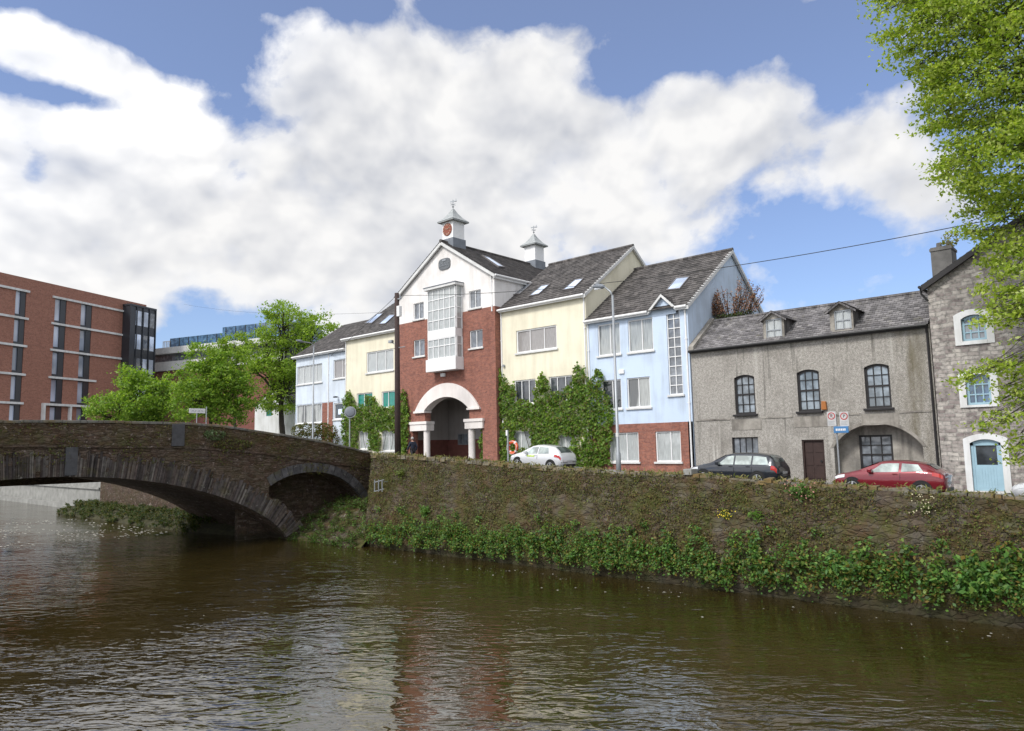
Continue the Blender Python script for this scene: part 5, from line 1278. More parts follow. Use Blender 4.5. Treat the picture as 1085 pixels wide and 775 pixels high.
# the rusty self-seeded bush behind the grey roof
bp = Vector(at(776, 335, 39.2)); bd = thing('wild_bush', 'rust brown flowering bush growing behind the slate roof against the pale blue gable', 'bush', tuple(bp - Vector((0, 0, .4))))
m = MB(); P = []; Q = []
random.seed(21)
for i in range(64):
    dx = random.uniform(-1.5, 1.7); h = random.uniform(.9, 2.3)*(1-.24*abs(dx-.1)); lean = dx*.35 + random.uniform(-.25, .25)
    a = bp + Vector((dx*.55, random.uniform(-.25, .35), -.3)); e = a + Vector((lean+dx*.25, 0, h+.3)); mid = a.lerp(e, .5) + Vector((random.uniform(-.08, .08), 0, .05))
    m.tube([a, mid, e], [.025, .018, .008], 5, cap=False)
    for j in range(46):
        f = random.uniform(.3, 1.03); q = (a.lerp(mid, f*2) if f < .5 else mid.lerp(e, (f-.5)*2)); sp = .055 + .10*(1-f)
        P.append(q + Vector((random.gauss(0, sp), random.gauss(0, sp), random.gauss(0, .06))))
    for j in range(16): Q.append(a + Vector((random.gauss(0, .22), random.gauss(0, .15), random.uniform(0, .45))))
m.build('stem', 'bark', bd)
leaf_cloud('flower_spikes', P, .10, [(.26, .115, .06), (.32, .16, .09), (.18, .08, .05), (.38, .24, .16)], 'leaf_dry', bd)
leaf_cloud('leaves', Q, .13, [(.07, .10, .04), (.10, .13, .05)], 'leaf', bd)

def weeds(name, plants, leaf, cols=GREEN_WEED):
    P = []; S = []
    for (x, y, z, r, h, n, lf) in plants:
        ns = max(4, int(n/26))
        for i in range(ns):
            a = random.uniform(0, 2*math.pi); rr = r*random.uniform(.25, 1.0); hh = h*random.uniform(.5, 1.05)
            tip = Vector((x + rr*math.cos(a), y - abs(rr*.55*math.sin(a)) - .02, z + hh*(1-.35*(rr/r)**2)))
            b0 = Vector((x + .25*rr*math.cos(a), y, z))
            for j in range(int(n/ns)):
                f = random.random()**.55; q = b0.lerp(tip, f) + Vector((0, 0, .18*h*math.sin(math.pi*f)))
                P.append(q + Vector((random.gauss(0, .09), random.gauss(0, .07), random.gauss(0, .07)))); S.append(lf)
    return P, S
random.seed(17)
pl = []
s = -37.6
while s < 6.5:
    dens = max(.22, .78 + .95*fbm(s*.42, 0.0, 3.3)); big = float(np.interp(s, [-38, -33, -28, -20, -14, -9, -4], [.68, .8, .7, .9, 1.0, 1.12, 1.22]))
    h = (1.55 + 1.45*random.random()*dens)*big; r = (.45+.4*random.random())*big
    z = random.uniform(.1, .6); pl.append((s, wall_face_y(s, z) - .12, z, r, h, int(360*dens+90), random.uniform(.095, .17)*big))
    if random.random() < .75: pl.append((s+random.uniform(-.3, .3), wall_face_y(s, .3) - .3, random.uniform(.1, .35), r*.8, h*.55, int(110*dens+40), random.uniform(.10, .15)))
    if random.random() < .28: z = random.uniform(1.6, 2.3); pl.append((s, wall_face_y(s, z)-.05, z, .3, .5, 60, .11))
    s += random.uniform(.28, .62)
P, S = weeds('w', pl, .15)
cols_w = GREEN_WEED + [(.10, .15, .05), (.16, .17, .04), (.05, .10, .025), (.18, .13, .03)]
tag(leaf_cloud('riverside_weeds', P, S, cols_w, 'leaf', None, face=(0, -.45, .75), aspect=.62), kind='stuff')
pl = []
for i in range(230):
    x = random.uniform(-46.2, -37.8); y = 27.0 + 5.6*random.random()**1.5; jf = (y-26.9)/7.2; z = -.4 + 1.9*min(1, jf*2.0)**.7 + .9*max(0, min(1, (jf-.35)*2))
    if y - 28.4 > (-38-x)*5.4/7: continue
    pl.append((x, y, z, random.uniform(.25, .5), random.uniform(.2, .65), 80, .10))
P, S = weeds('w', pl, .13); tag(leaf_cloud('bank_weeds', P, S, GREEN_WEED[1:3]+[(.08, .085, .02), (.05, .07, .018), (.07, .05, .024), (.06, .09, .02)], 'leaf', None, face=(0, -.3, .8), aspect=.5), kind='stuff')
pl = []
for i in range(320):
    x = random.uniform(-85.8, -54.0); y = random.uniform(24.7, 28.2); z = -.35 + 1.05*min(1, (y-24.6)/4.2*3)**.6
    pl.append((x, y, z, random.uniform(.5, 1.0), random.uniform(.3, .8), 90, .16))
P, S = weeds('w', pl, .2); tag(leaf_cloud('bank_weeds', P, S, [(.06, .075, .016), (.085, .095, .02), (.04, .07, .018), (.03, .06, .016), (.10, .085, .025)], 'leaf', None, face=(0.3, -.3, .8), aspect=.5), kind='stuff')
# single plants one can point to
def wall_plant(label, px, py, r, h, n, leaf, cols, flowers=None, cat='plant', name='wall_plant'):
    p = at(px, py, 28.5); y = wall_face_y(p[0], p[2]) - .06; t = thing(name, label, cat, (p[0], y, p[2]))
    P, S = weeds('w', [(p[0], y, p[2]-.1, r, h, n, leaf)], leaf); leaf_cloud('leaves', P, S, cols, 'leaf', t, face=(0, -.6, .6), aspect=.5)
    if flowers: Q = [Vector((p[0]+random.gauss(0, r*.6), y-.12-.1*random.random(), p[2]+random.uniform(0, h))) for _ in range(flowers[0])]; leaf_cloud('flowers', Q, flowers[2], [flowers[1]], 'leaf_dry', t, face=(0, -1, .3), aspect=.9)
    return t
wall_plant('leafy weed with pinkish stems sprouting from the wall top below the brown door', 852, 530, .55, .8, 210, .15, [(.10, .19, .04), (.15, .24, .06), (.07, .13, .03)], (48, (.30, .15, .12), .07))
wall_plant('small yellow flowered weed low on the wall below the dark estate car', 772, 549, .3, .4, 90, .1, [(.12, .16, .03), (.09, .13, .03)], (44, (.6, .48, .04), .05))
wall_plant('bright green fern clump beside the small yellow flowered weed', 804, 550, .32, .45, 120, .12, [(.10, .20, .03), (.13, .24, .04)])
wall_plant('pale flowered weed on the wall below the red hatchback', 980, 545, .35, .7, 110, .1, [(.12, .15, .04), (.09, .12, .03)], (46, (.5, .46, .3), .05))
wall_plant('yellow green tuft high on the wall near the bridge', 425, 505, .5, .6, 160, .13, [(.13, .16, .03), (.10, .14, .03)])
wall_plant('leafy light green shrub above the weeds near the bridge', 453, 545, .55, .7, 210, .15, [(.09, .18, .03), (.12, .22, .04)], cat='shrub', name='riverside_shrub')
wall_plant('large dark leafy shrub at the wall foot below the red hatchback', 900, 618, 1.0, 1.3, 620, .2, GREEN_WEED, cat='shrub', name='riverside_shrub')
wall_plant('largest leafy shrub at the right end of the wall foot reaching the water', 1040, 640, 1.25, 1.7, 900, .2, GREEN_WEED+[(.09, .17, .03)], cat='shrub', name='riverside_shrub')
p_ = atS(228, 461, BS+.1)
t = thing('wall_plant', 'pale grey green plant growing in the bridge parapet near a hole', 'plant', p_); P = ell_points(200, p_, (.2, .8, .35)); leaf_cloud('leaves', P, .16, [(.12, .17, .08), (.09, .14, .06)], 'leaf', t, face=(.8, 0, .4))
p_ = atS(247, 471, BS+.1)
t = thing('wall_plant', 'olive moss cushion hanging on the bridge below the parapet', 'plant', p_); P = ell_points(420, p_, (.14, 1.5, .35)); leaf_cloud('leaves', P, .13, MOSS+[(.12, .12, .02)], 'leaf_dry', t, face=(.8, 0, .4))
n = 5000; P = []
for i in range(n):
    t_ = random.uniform(9, 34); z = random.uniform(string_z(t_)-1.0, para_top(t_)-.1)
    if fbm(t_*.5, z*1.2, 7.0) + fbm(t_*2, z*3, 2.0)*.5 > .12: P.append((BS+.10+abs(random.gauss(0, .025)), t_, z))
tag(leaf_cloud('bridge_moss', P, .10, MOSS+[(.085, .08, .015)], 'leaf_dry', None, face=(.8, 0, .4)), kind='stuff')

# ================================================================== CARS (nose towards -X)
class Car:
    def __init__(self, L, st): self.L = L; self.st = np.array(st)
    def par(self, x): return [float(np.interp(x, self.st[:, 0], self.st[:, i])) for i in range(1, 6)]   # half width, bottom, belt, top, half width at top
    def section(self, x):
        hw, b, be, tp, ht = self.par(x)
        ht2 = min(ht, hw*.96); zr = be + (tp-be)*.86
        return [(0, b), (hw*.80, b), (hw*.95, b+.07), (hw*.995, b+.22), (hw, (b+be)*.52), (hw*.985, be-.10), (hw*.955, be), (ht2+(hw*.955-ht2)*.14, zr), (ht2*.86, tp-.015), (ht2*.5, tp+.012), (0, tp+.02)]
    def side(self, x, v, s, off=.007):
        hw, b, be, tp, ht = self.par(x); ht2 = min(ht, hw*.96); zr = be + (tp-be)*.86
        y0, y1 = hw*.955, ht2+(hw*.955-ht2)*.14
        if v <= 1: q = (hw + (y0-hw)*max(0, v*2-1), be-.30*(1-v))
        else: q = (y0 + (y1-y0)*(v-1), be + (zr-be)*(v-1))
        return (x, s*(q[0]+off), q[1]+off*.3)
    def top(self, x, f, off=.008):
        hw, b, be, tp, ht = self.par(x); ht2 = min(ht, hw*.96); return (x-off*.3, ht2*f, tp+.012-.02*abs(f)**3+off)
def grid_patch(m, fn, us, vs):
    for i in range(len(us)-1):
        for j in range(len(vs)-1): m.face(fn(us[i], vs[j]), fn(us[i+1], vs[j]), fn(us[i+1], vs[j+1]), fn(us[i], vs[j+1]))
def car(label, L, st, sc, tc, paint, wx, wr, windows, shield, rear, glass='car_glass_light', door_lines=(), decal=None, spokes=5, tail=(.86, 1.0, .55, 1.0), tilt=True, handle=()):
    xc = sc; z = (road_z(xc-L/2) + road_z(xc+L/2))/2 + .004
    t = thing('parked_car', label, 'car', (xc, tc, z), 'cars parked along the quay', (0, math.atan2(road_z(xc-1)-road_z(xc+1), 2.0), 0))
    Mx = world_of(t) @ Matrix.Translation((-L/2, 0, 0)); C_ = Car(L, st)
    def B(): b = MB(); b.M = Mx; return b
    xs = np.unique(np.concatenate([np.linspace(0, L, 46), C_.st[:, 0]])); m = B(); rings = []
    for x in xs:
        h = C_.section(x); rings.append([(x, -y, z_) for y, z_ in h[::-1]] + [(x, y, z_) for y, z_ in h[1:]])
    n = len(rings[0]); vs = [p for r_ in rings for p in r_]; fs = []
    for i in range(len(rings)-1):
        for j in range(n-1): fs.append((i*n+j, i*n+j+1, (i+1)*n+j+1, (i+1)*n+j))
    fs += [tuple(range(n)), tuple((len(rings)-1)*n+j for j in range(n-1, -1, -1))]
    m._add(vs, fs); body = m.build('body', paint, t, smooth=True); body.data.set_sharp_from_angle(angle=R(42))
    for w in windows:
        x0, x1, x2, x3 = w                                   # bottom front, bottom rear, top front, top rear
        for sd in (-1, 1):
            m = B(); grid_patch(m, lambda u, v: C_.side((x0+(x1-x0)*u)*(1-v)+(x2+(x3-x2)*u)*v, 1.06+.84*v, sd, .012), np.linspace(0, 1, 9), np.linspace(0, 1, 5)); m.build('side_window', glass, t, smooth=True)
    m = B(); x0, x1 = shield; grid_patch(m, lambda u, v: C_.top(u, v), np.linspace(x0, x1, 7), np.linspace(-.84, .84, 9)); m.build('windscreen', 'car_glass', t, smooth=True)
    m = B(); x0, x1 = rear; grid_patch(m, lambda u, v: C_.top(u, v, .014), np.linspace(x0, x1, 7), np.linspace(-.84, .84, 9)); m.build('rear_window', 'car_glass', t, smooth=True)
    for sd in (-1, 1):
        for x in wx:
            hw = C_.par(x)[0]
            a = B(); a.disc((x, sd*(hw-.05), wr+.02), (0, sd, 0), wr+.065, .058, 32); a.build('wheel_arch', 'black_plastic', t)
            w = B(); w.tube([(x, sd*(hw-.20), wr), (x, sd*(hw-.19), wr), (x, sd*(hw+.012), wr), (x, sd*(hw+.02), wr)], [wr-.03, wr, wr, wr-.03], 32); wh = w.build('wheel', 'rubber', t, smooth=False)
            w = B(); rr = wr*.70; y = sd*(hw+.026)
            for k in range(28):
                a0, a1 = 2*math.pi*k/28, 2*math.pi*(k+1)/28
                w.face((x+rr*math.cos(a0), y, wr+rr*math.sin(a0)), (x+rr*math.cos(a1), y, wr+rr*math.sin(a1)), (x+rr*.84*math.cos(a1), y-sd*.006, wr+rr*.84*math.sin(a1)), (x+rr*.84*math.cos(a0), y-sd*.006, wr+rr*.84*math.sin(a0)))
            for k in range(spokes):
                a0 = 2*math.pi*k/spokes + .3; w.bar((x, y+sd*.004, wr), (x+rr*.92*math.cos(a0), y+sd*.001, wr+rr*.92*math.sin(a0)), .075 if spokes < 8 else .045, .012)
            w.disc((x, y, wr), (0, sd, 0), .06, .012, 14); w.build('rim', 'alloy', wh)
        m = B(); xm = windows[0][0]+.12; p = C_.side(xm, 1.12, sd, .02); m.box(p[0]-.09, p[0]+.09, p[1], p[1]+sd*.2, p[2]-.03, p[2]+.13); m.build('wing_mirror', paint, t, bevel=.03)
        m = B(); grid_patch(m, lambda u, v: C_.side(L*(.012+.115*u), .58+.40*v, sd, .012), np.linspace(0, 1, 7), np.linspace(0, 1, 4)); m.build('headlight', 'lamp_clear', t, smooth=True)
        m = B(); grid_patch(m, lambda u, v: C_.side(L*(tail[0]+(tail[1]-tail[0])*u), tail[2]+(tail[3]-tail[2])*v, sd, .012), np.linspace(0, 1, 7), np.linspace(0, 1, 4)); m.build('tail_light', 'lamp_red', t, smooth=True)
        for xd in door_lines:
            m = B()
            pts = [C_.side(xd, v, sd, .004) for v in np.linspace(0, 1, 6)]
            for a_, b_ in zip(pts[:-1], pts[1:]): m.bar(a_, b_, .012, .006)
            m.build('door_seam', 'black_plastic', t)
        for xd in handle:
            p = C_.side(xd, .78, sd, .012); m = B(); m.box(p[0]-.09, p[0]+.09, p[1]-.01, p[1]+sd*.022, p[2]-.015, p[2]+.02); m.build('door_handle', paint, t)
    hw = C_.par(L-.02)[0]
    m = B(); m.box(L-.05, L+.012, -.26, .26, .56, .67); m.build('number_plate', 'sign_plate', t)
    m = B(); m.box(L-.12, L+.03, -hw*.86, hw*.86, C_.par(L-.1)[1]+.02, C_.par(L-.1)[1]+.16); m.build('bumper_trim', 'black_plastic', t, bevel=.02); m = B(); m.box(-.02, .1, -.5, .5, .3, .4); m.build('bumper_trim', 'black_plastic', t, bevel=.02)
    if decal:
        m = B(); x0, x1 = decal
        for i in range(5): a = x0+(x1-x0)*i/5; grid_patch(m, lambda u, v: C_.side(a+(x1-x0)*.17*u, .48+.34*v*(1-.25*(i % 2)), -1, .008), [0, .5, 1], [0, .5, 1])
        m.build('door_decal', 'lime_decal', t)
    return t
TC = 33.5
def mid_s(x0, x1, y): return (at(x0, y, TC)[0] + at(x1, y, TC)[0])/2
HATCH = [(0, .52, .34, .56, .60, .45), (.06, .66, .26, .64, .68, .56), (.25, .78, .22, .72, .77, .66), (.7, .845, .2, .82, .90, .70), (1.05, .86, .2, .89, 1.0, .70), (1.3, .865, .2, .90, 1.14, .68), (1.75, .87, .2, .91, 1.39, .61), (2.1, .87, .2, .92, 1.46, .60), (2.6, .87, .2, .94, 1.475, .60), (3.1, .87, .2, .98, 1.44, .58), (3.45, .87, .22, 1.0, 1.375, .56), (3.72, .855, .24, 1.0, 1.21, .58), (3.9, .82, .27, .97, 1.03, .64), (4.02, .74, .32, .80, .86, .62), (4.07, .62, .38, .66, .70, .5)]
car('silver white hatchback with lime green lettering parked by the ivy', 4.07, HATCH, mid_s(540, 611, 487), TC, 'car_white', (.82, 3.35), .31, [(1.38, 2.30, 1.86, 2.30), (2.38, 3.18, 2.38, 3.02)], (1.12, 1.72), (3.42, 3.86), 'car_glass_light', (2.34,), decal=(1.55, 2.15), tail=(.885, .985, .45, .95), handle=(2.2,))
EST = [(0, .54, .32, .56, .60, .46), (.06, .68, .25, .64, .68, .58), (.3, .80, .22, .73, .78, .68), (.8, .86, .2, .83, .91, .72), (1.2, .875, .2, .88, 1.0, .72), (1.45, .88, .2, .89, 1.14, .68), (1.95, .885, .2, .90, 1.39, .62), (2.3, .885, .2, .91, 1.47, .61), (2.9, .885, .2, .92, 1.49, .61), (3.6, .88, .2, .94, 1.47, .60), (4.0, .88, .22, .95, 1.41, .59), (4.22, .87, .24, .96, 1.28, .60), (4.38, .84, .27, .94, 1.02, .66), (4.5, .76, .32, .78, .84, .64), (4.55, .64, .38, .66, .70, .5)]
car('dark navy estate car parked by the derelict grey house', 4.55, EST, mid_s(729, 840, 497), TC, 'car_dark', (.9, 3.6), .31, [(1.55, 2.42, 2.06, 2.42), (2.50, 3.28, 2.50, 3.28), (3.36, 4.14, 3.36, 3.96)], (1.26, 1.9), (4.05, 4.34), 'car_glass_light', (2.46, 3.32), spokes=9, tail=(.93, .985, .3, .95), handle=(2.3, 3.15))
RED = [(0, .52, .34, .58, .62, .45), (.06, .68, .26, .66, .70, .56), (.28, .80, .22, .76, .81, .66), (.75, .865, .2, .85, .92, .70), (1.1, .88, .2, .90, 1.02, .70), (1.35, .885, .2, .91, 1.15, .68), (1.85, .89, .2, .93, 1.37, .61), (2.2, .89, .2, .95, 1.43, .60), (2.75, .89, .2, .99, 1.445, .59), (3.3, .89, .2, 1.04, 1.40, .57), (3.65, .885, .22, 1.05, 1.32, .55), (3.92, .86, .24, 1.04, 1.16, .58), (4.08, .84, .26, 1.0, 1.06, .64), (4.2, .80, .28, .93, .97, .68), (4.25, .74, .34, .82, .86, .64)]
car('dark red three door hatchback parked below the arched recess', 4.25, RED, mid_s(886, 1011, 505), TC-.3, 'car_red', (.86, 3.45), .32, [(1.45, 2.62, 1.96, 2.62), (2.72, 3.52, 2.72, 3.30)], (1.18, 1.8), (3.56, 3.94), 'car_glass_light', (2.68,), tail=(.90, .985, .5, .98), handle=(2.5,))
car('white car at the right edge beside the blue door', 4.07, HATCH, at(1074, 510, TC)[0]+2.0, TC, 'car_white', (.82, 3.35), .31, [(1.38, 2.30, 1.86, 2.30), (2.38, 3.18, 2.38, 3.02)], (1.12, 1.72), (3.42, 3.86), 'car_glass', (2.34,), handle=(2.2,))

# ================================================================== STREET FURNITURE
px_ = at(421.5, 487, 30.0)[0]; ptop = at(420, 311, 30.0)[2]
tp_ = thing('telegraph_pole', 'tall dark timber telegraph pole beside the brick gable', 'telegraph pole', (px_, 30.0, road_z(px_)))
m = MB(); m.tube([(px_, 30, road_z(px_)-.3), (px_-.02, 30, 10), (px_-.05, 30, ptop)], [.21, .18, .15], 14); m.build('pole', 'pole_timber', tp_, smooth=True)
m = MB(); m.box(px_-.05, px_+.35, 29.94, 30.06, ptop-.45, ptop-.38); m.tube([(px_+.3, 30, ptop-.38), (px_+.3, 30, ptop-.2)], .05, 8); m.tube([(px_-.2, 30, ptop-.3), (px_-.2, 30, ptop-.15)], .05, 8); m.box(px_-.22, px_, 29.96, 30.04, ptop-.36, ptop-.3); m.build('insulator_arm', 'galvanised', tp_)
zz = at(420, 331, 30)[2]; m = MB(); m.box(px_+.14, px_+.42, 29.8, 30.05, zz-.35, zz+.35); m.build('junction_box', 'white_plastic', tp_, bevel=.03)
zz = at(420, 363, 30)[2]; m = MB(); m.tube([(px_-.1, 30, zz-.15), (px_-.42, 29.85, zz)], .03, 6); m.box(px_-.62, px_-.28, 29.72, 29.92, zz-.02, zz+.16); m.build('camera', 'galvanised', tp_, bevel=.02)
m = MB(); zz = at(420, 369, 30)[2]; m.tube([(px_-.35, 30, zz), (px_+.75, 30, zz)], .03, 6); m.build('bracket', 'galvanised', tp_)
lx = at(655.5, 495, 29.6)[0]; lz1 = at(651, 313, 29.6)[2]
sl_ = thing('street_lamp', 'tall grey street lamp on the quay before the blue house', 'street lamp', (lx, 29.6, road_z(lx)), 'street lamps')
m = MB(); m.tube([(lx, 29.6, road_z(lx)-.1), (lx, 29.6, road_z(lx)+1.4), (lx, 29.6, road_z(lx)+1.5), (lx, 29.6, lz1)], [.12, .12, .075, .055], 12); m.build('pole', 'galvanised', sl_, smooth=True)
e = Vector(at(638, 305, 29.6)); m = MB(); m.tube([(lx, 29.6, lz1-.05), (lx-.12, 29.6, lz1+.22), (e.x+.1, 29.6, e.z+.05)], [.05, .045, .04], 8); m.build('arm', 'galvanised', sl_, smooth=True)
m = MB(); m.tube([(e.x+.15, 29.6, e.z+.02), (e.x, 29.6, e.z+.06), (e.x-.3, 29.6, e.z+.12), (e.x-.55, 29.6, e.z+.12)], [.06, .12, .14, .05], 10); lh_ = m.build('lamp_head', 'lead', sl_, smooth=True)
m = MB(); m.box(e.x-.45, e.x-.05, 29.53, 29.67, e.z-.05, e.z+.02); m.build('lamp_glass', 'lamp_clear', lh_, bevel=.02)
m = MB(); zz = at(655, 461, 29.6)[2]; m.tube([(lx, 29.6, zz-.1), (lx, 29.6, zz+.1)], .085, 10); m.build('pole_band', 'white_trim', sl_)
q = Vector(atS(331.5, 458, -47.5)); qz = atS(332, 366, -47.5)[2]
sl2 = thing('street_lamp', 'slim grey street lamp on the bridge before the pale blue house', 'street lamp', (q.x, q.y, 5.4), 'street lamps')
m = MB(); m.tube([(q.x, q.y, 5.2), (q.x, q.y, 6.8), (q.x, q.y, 6.9), (q.x, q.y, qz)], [.1, .1, .07, .05], 10); m.build('pole', 'galvanised', sl2, smooth=True)
e = Vector(atS(317, 361.5, -47.5)); m = MB(); m.tube([(q.x, q.y, qz-.05), (q.x, q.y-.25, qz+.15), (e.x, e.y+.3, e.z-.03)], .04, 8); m.build('arm', 'galvanised', sl2)
m = MB(); m.tube([(e.x, e.y+.4, e.z-.05), (e.x, e.y+.1, e.z), (e.x, e.y-.25, e.z+.02)], [.05, .12, .05], 8); m.build('lamp_head', 'lead', sl2, smooth=True)
q = Vector(atS(370.5, 470, -46.6)); zc = atS(370.5, 437, -46.6)[2]
mr = thing('road_mirror', 'round grey convex road mirror on a pole before the ivy', 'road mirror', (q.x, q.y, 4.9))
m = MB(); m.tube([(q.x, q.y, 4.7), (q.x, q.y, zc+.1)], .055, 10); m.build('pole', 'galvanised', mr)
m = MB(); m.disc((q.x+.06, q.y, zc), (.75, -.6, .05), .44, .06, 30); rim = m.build('mirror_rim', 'galvanised', mr)
m = MB(); dn = Vector((.75, -.6, .05)).normalized(); c = Vector((q.x+.06, q.y, zc)) + dn*.062; m.tube([c, c+dn*.03, c+dn*.05], [.39, .30, .05], 30); m.build('mirror_glass', 'lead', rim, smooth=True)
# street name sign
q = Vector(atS(209.5, 446, -54.2)); zt_ = atS(209, 433, -54.2)[2]; zb_ = atS(209, 438, -54.2)[2]
sn = thing('street_name_sign', 'white street name sign on two grey posts above the bridge parapet', 'street sign', (q.x, q.y, 6.4))
y0, y1 = atS(200.5, 436, -54.2)[1], atS(217.5, 436, -54.2)[1]
m = MB(); m.box(q.x-.03, q.x, y0, y1, zb_, zt_); sb = m.build('plate', 'reflective_white', sn)
m = MB()
for i in range(9): a = y0+.12+(y1-y0-.2)*i/9; m.box(q.x+.001, q.x+.006, a, a+.07+.03*(i % 3), zb_+.14, zt_-.16 if i % 2 else zt_-.2)
m.build('lettering', 'galvanised', sb)
m = MB(); m.tube([(q.x-.06, (y0+y1)/2, 6.2), (q.x-.06, (y0+y1)/2, zt_)], .04, 8); m.build('post', 'galvanised', sn)
m = MB(); m.tube([(q.x-.06, y1+.12, 6.2), (q.x-.06, y1+.12, zt_+.15)], .04, 8); m.build('post', 'galvanised', sn)
# parking sign post
def text_mesh(name, body, size, loc, mat, parent, depth=.004, align='CENTER'):
    cu = bpy.data.curves.new(name, 'FONT'); cu.body = body; cu.size = size; cu.align_x = align; cu.align_y = 'CENTER'; cu.extrude = depth
    tmp = bpy.data.objects.new(name, cu); COL.objects.link(tmp); bpy.context.view_layer.update()
    me = bpy.data.meshes.new_from_object(tmp.evaluated_get(bpy.context.evaluated_depsgraph_get())); bpy.data.objects.remove(tmp); bpy.data.curves.remove(cu)
    me.transform(Matrix.Translation(loc) @ Matrix.Rotation(math.pi/2, 4, 'X')); me.materials.clear(); me.materials.append(MATS[mat]); me.name = name
    o = bpy.data.objects.new(name, me); COL.objects.link(o); o.parent = parent; o.matrix_parent_inverse = world_of(parent).inverted(); return o
TS = 34.9
q = Vector(at(889.5, 500, TS)); z_ = lambda x, y: at(x, y, TS)
ps = thing('parking_sign', 'parking restriction signs over a blue plate on a grey post', 'road sign', (q.x, TS, road_z(q.x)))
m = MB(); m.tube([(q.x, TS, road_z(q.x)), (q.x, TS, z_(888, 439)[2])], .04, 10); m.build('post', 'galvanised', ps)
for i, (cx, cy) in enumerate(((881.5, 441), (894.8, 441.2))):
    c = z_(cx, cy); rr = .165
    m = MB(); m.box(c[0]-.2, c[0]+.2, TS-.075, TS-.055, c[2]-.46, c[2]+.2); pl_ = m.build('plate', 'sign_plate', ps, bevel=.01)
    m = MB()
    for k in range(32):
        a0, a1 = 2*math.pi*k/32, 2*math.pi*(k+1)/32
        m.prism([(c[0]+r_*math.cos(a), TS-.083, c[2]+r_*math.sin(a)) for r_, a in ((rr, a0), (rr, a1), (rr*.76, a1), (rr*.76, a0))], (0, .007, 0))
    if i == 0: m.bar((c[0]-.105, TS-.0865, c[2]+.105), (c[0]+.105, TS-.0865, c[2]-.105), .035, .006)
    m.build('red_ring', 'sign_red', pl_)
    text_mesh('letter', 'P', .2, (c[0], TS-.08, c[2]), 'black_plastic', pl_)
    m = MB()
    for k in range(3): m.box(c[0]-.15, c[0]+.13-.05*(k % 2), TS-.078, TS-.0755, c[2]-.27-.06*k, c[2]-.245-.06*k)
    m.build('small_print', 'galvanised', pl_)
a, b = z_(884, 455), z_(900, 459); m = MB(); m.box(a[0], b[0], TS-.1, TS-.05, z_(890, 459)[2], z_(890, 452)[2]); bl = m.build('blue_plate', 'sign_blue', ps, bevel=.01)
m = MB(); zc = z_(890, 455.5)[2]
for k in range(6): x = a[0]+.1+(b[0]-a[0]-.2)*k/6; m.box(x, x+.05, TS-.106, TS-.101, zc-.05, zc+.05)
m.build('lettering', 'reflective_white', bl)
# lifebuoy
q = Vector(at(538.5, 489, 29.7)); zt_ = at(538, 456, 29.7)[2]
po_ = thing('sign_post', 'thin grey post carrying the orange lifebuoy on the quay', 'post', (q.x, 29.7, road_z(q.x)))
m = MB(); m.tube([(q.x, 29.7, road_z(q.x)), (q.x, 29.7, zt_)], .05, 10); m.build('pole', 'galvanised', po_); m = MB(); m.box(q.x-.09, q.x+.02, 29.64, 29.66, zt_-.3, zt_); m.build('plate', 'reflective_white', po_)
c = at(541, 474.5, 29.85); lb = thing('lifebuoy', 'orange ring lifebuoy hanging on the thin post by the ivy', 'lifebuoy', c)
m = MB(); ring = [(c[0]+.16+.31*math.cos(a), 29.85, c[2]+.31*math.sin(a)) for a in np.linspace(0, 2*math.pi, 37)]; m.tube(ring, .085, 10, cap=False); m.build('ring', 'orange_plastic', lb, smooth=True)
m = MB()
for a0 in (.8, 2.4, 3.9, 5.5): pts = [(c[0]+.16+.31*math.cos(a), 29.85, c[2]+.31*math.sin(a)) for a in np.linspace(a0, a0+.25, 4)]; m.tube(pts, .09, 10)
m.build('reflective_band', 'reflective_white', lb)
m = MB(); m.tube([(c[0]+.16+.36*math.cos(a)+.02*math.sin(9*a), 29.75, c[2]+.36*math.sin(a)) for a in np.linspace(0, 2*math.pi, 40)], .012, 5); m.build('rope', 'white_trim', lb)
# little metal frame on the wall by the bridge
c = at(404, 514, 28.25); mb_ = thing('wall_bracket', 'small pale metal frame fixed to the mossy wall beside the land arch', 'bracket', (c[0], 28.2, c[2]))
m = MB()
for dz in (-.3, .25): m.bar((c[0]-.45, 28.05, c[2]+dz-.1), (c[0]+.5, 28.05, c[2]+dz+.08), .05, .05)
for dx in (-.4, 0, .35): m.bar((c[0]+dx, 28.05, c[2]-.4), (c[0]+dx, 28.05, c[2]+.33), .05, .05)
for dx in (-.4, .35): m.bar((c[0]+dx, 28.05, c[2]+.2), (c[0]+dx, 28.6, c[2]+.2), .04, .04)
m.build('frame', 'galvanised', mb_)
# overhead cables
def cable(label, a, b, sag, r=.02):
    a, b = Vector(a), Vector(b); m = MB()
    m.tube([a.lerp(b, f) - Vector((0, 0, sag*4*f*(1-f))) for f in np.linspace(0, 1, 25)], r, 6)
    return tag(m.build('overhead_cable', 'cable'), label, 'cable', 'overhead cables')
tpt = Vector((px_, 30, ptop-.2))
blz = Vector(at(742, 283, 33.0))
cable('overhead cable running right from the telegraph pole past the roofs to the stone house', tpt + Vector((.3, 0, 0)), Vector(at(1075, 228, 30.5)), .75, .016)
cable('overhead cable running left from the telegraph pole behind the trees', tpt + Vector((-.2, 0, 0)), (-80, 46, 12.5), .5, .014)
cable('thin overhead cable crossing the sky behind the left roofs', (-58, 46, 19.8), (-120, 52, 30.5), .8, .012)

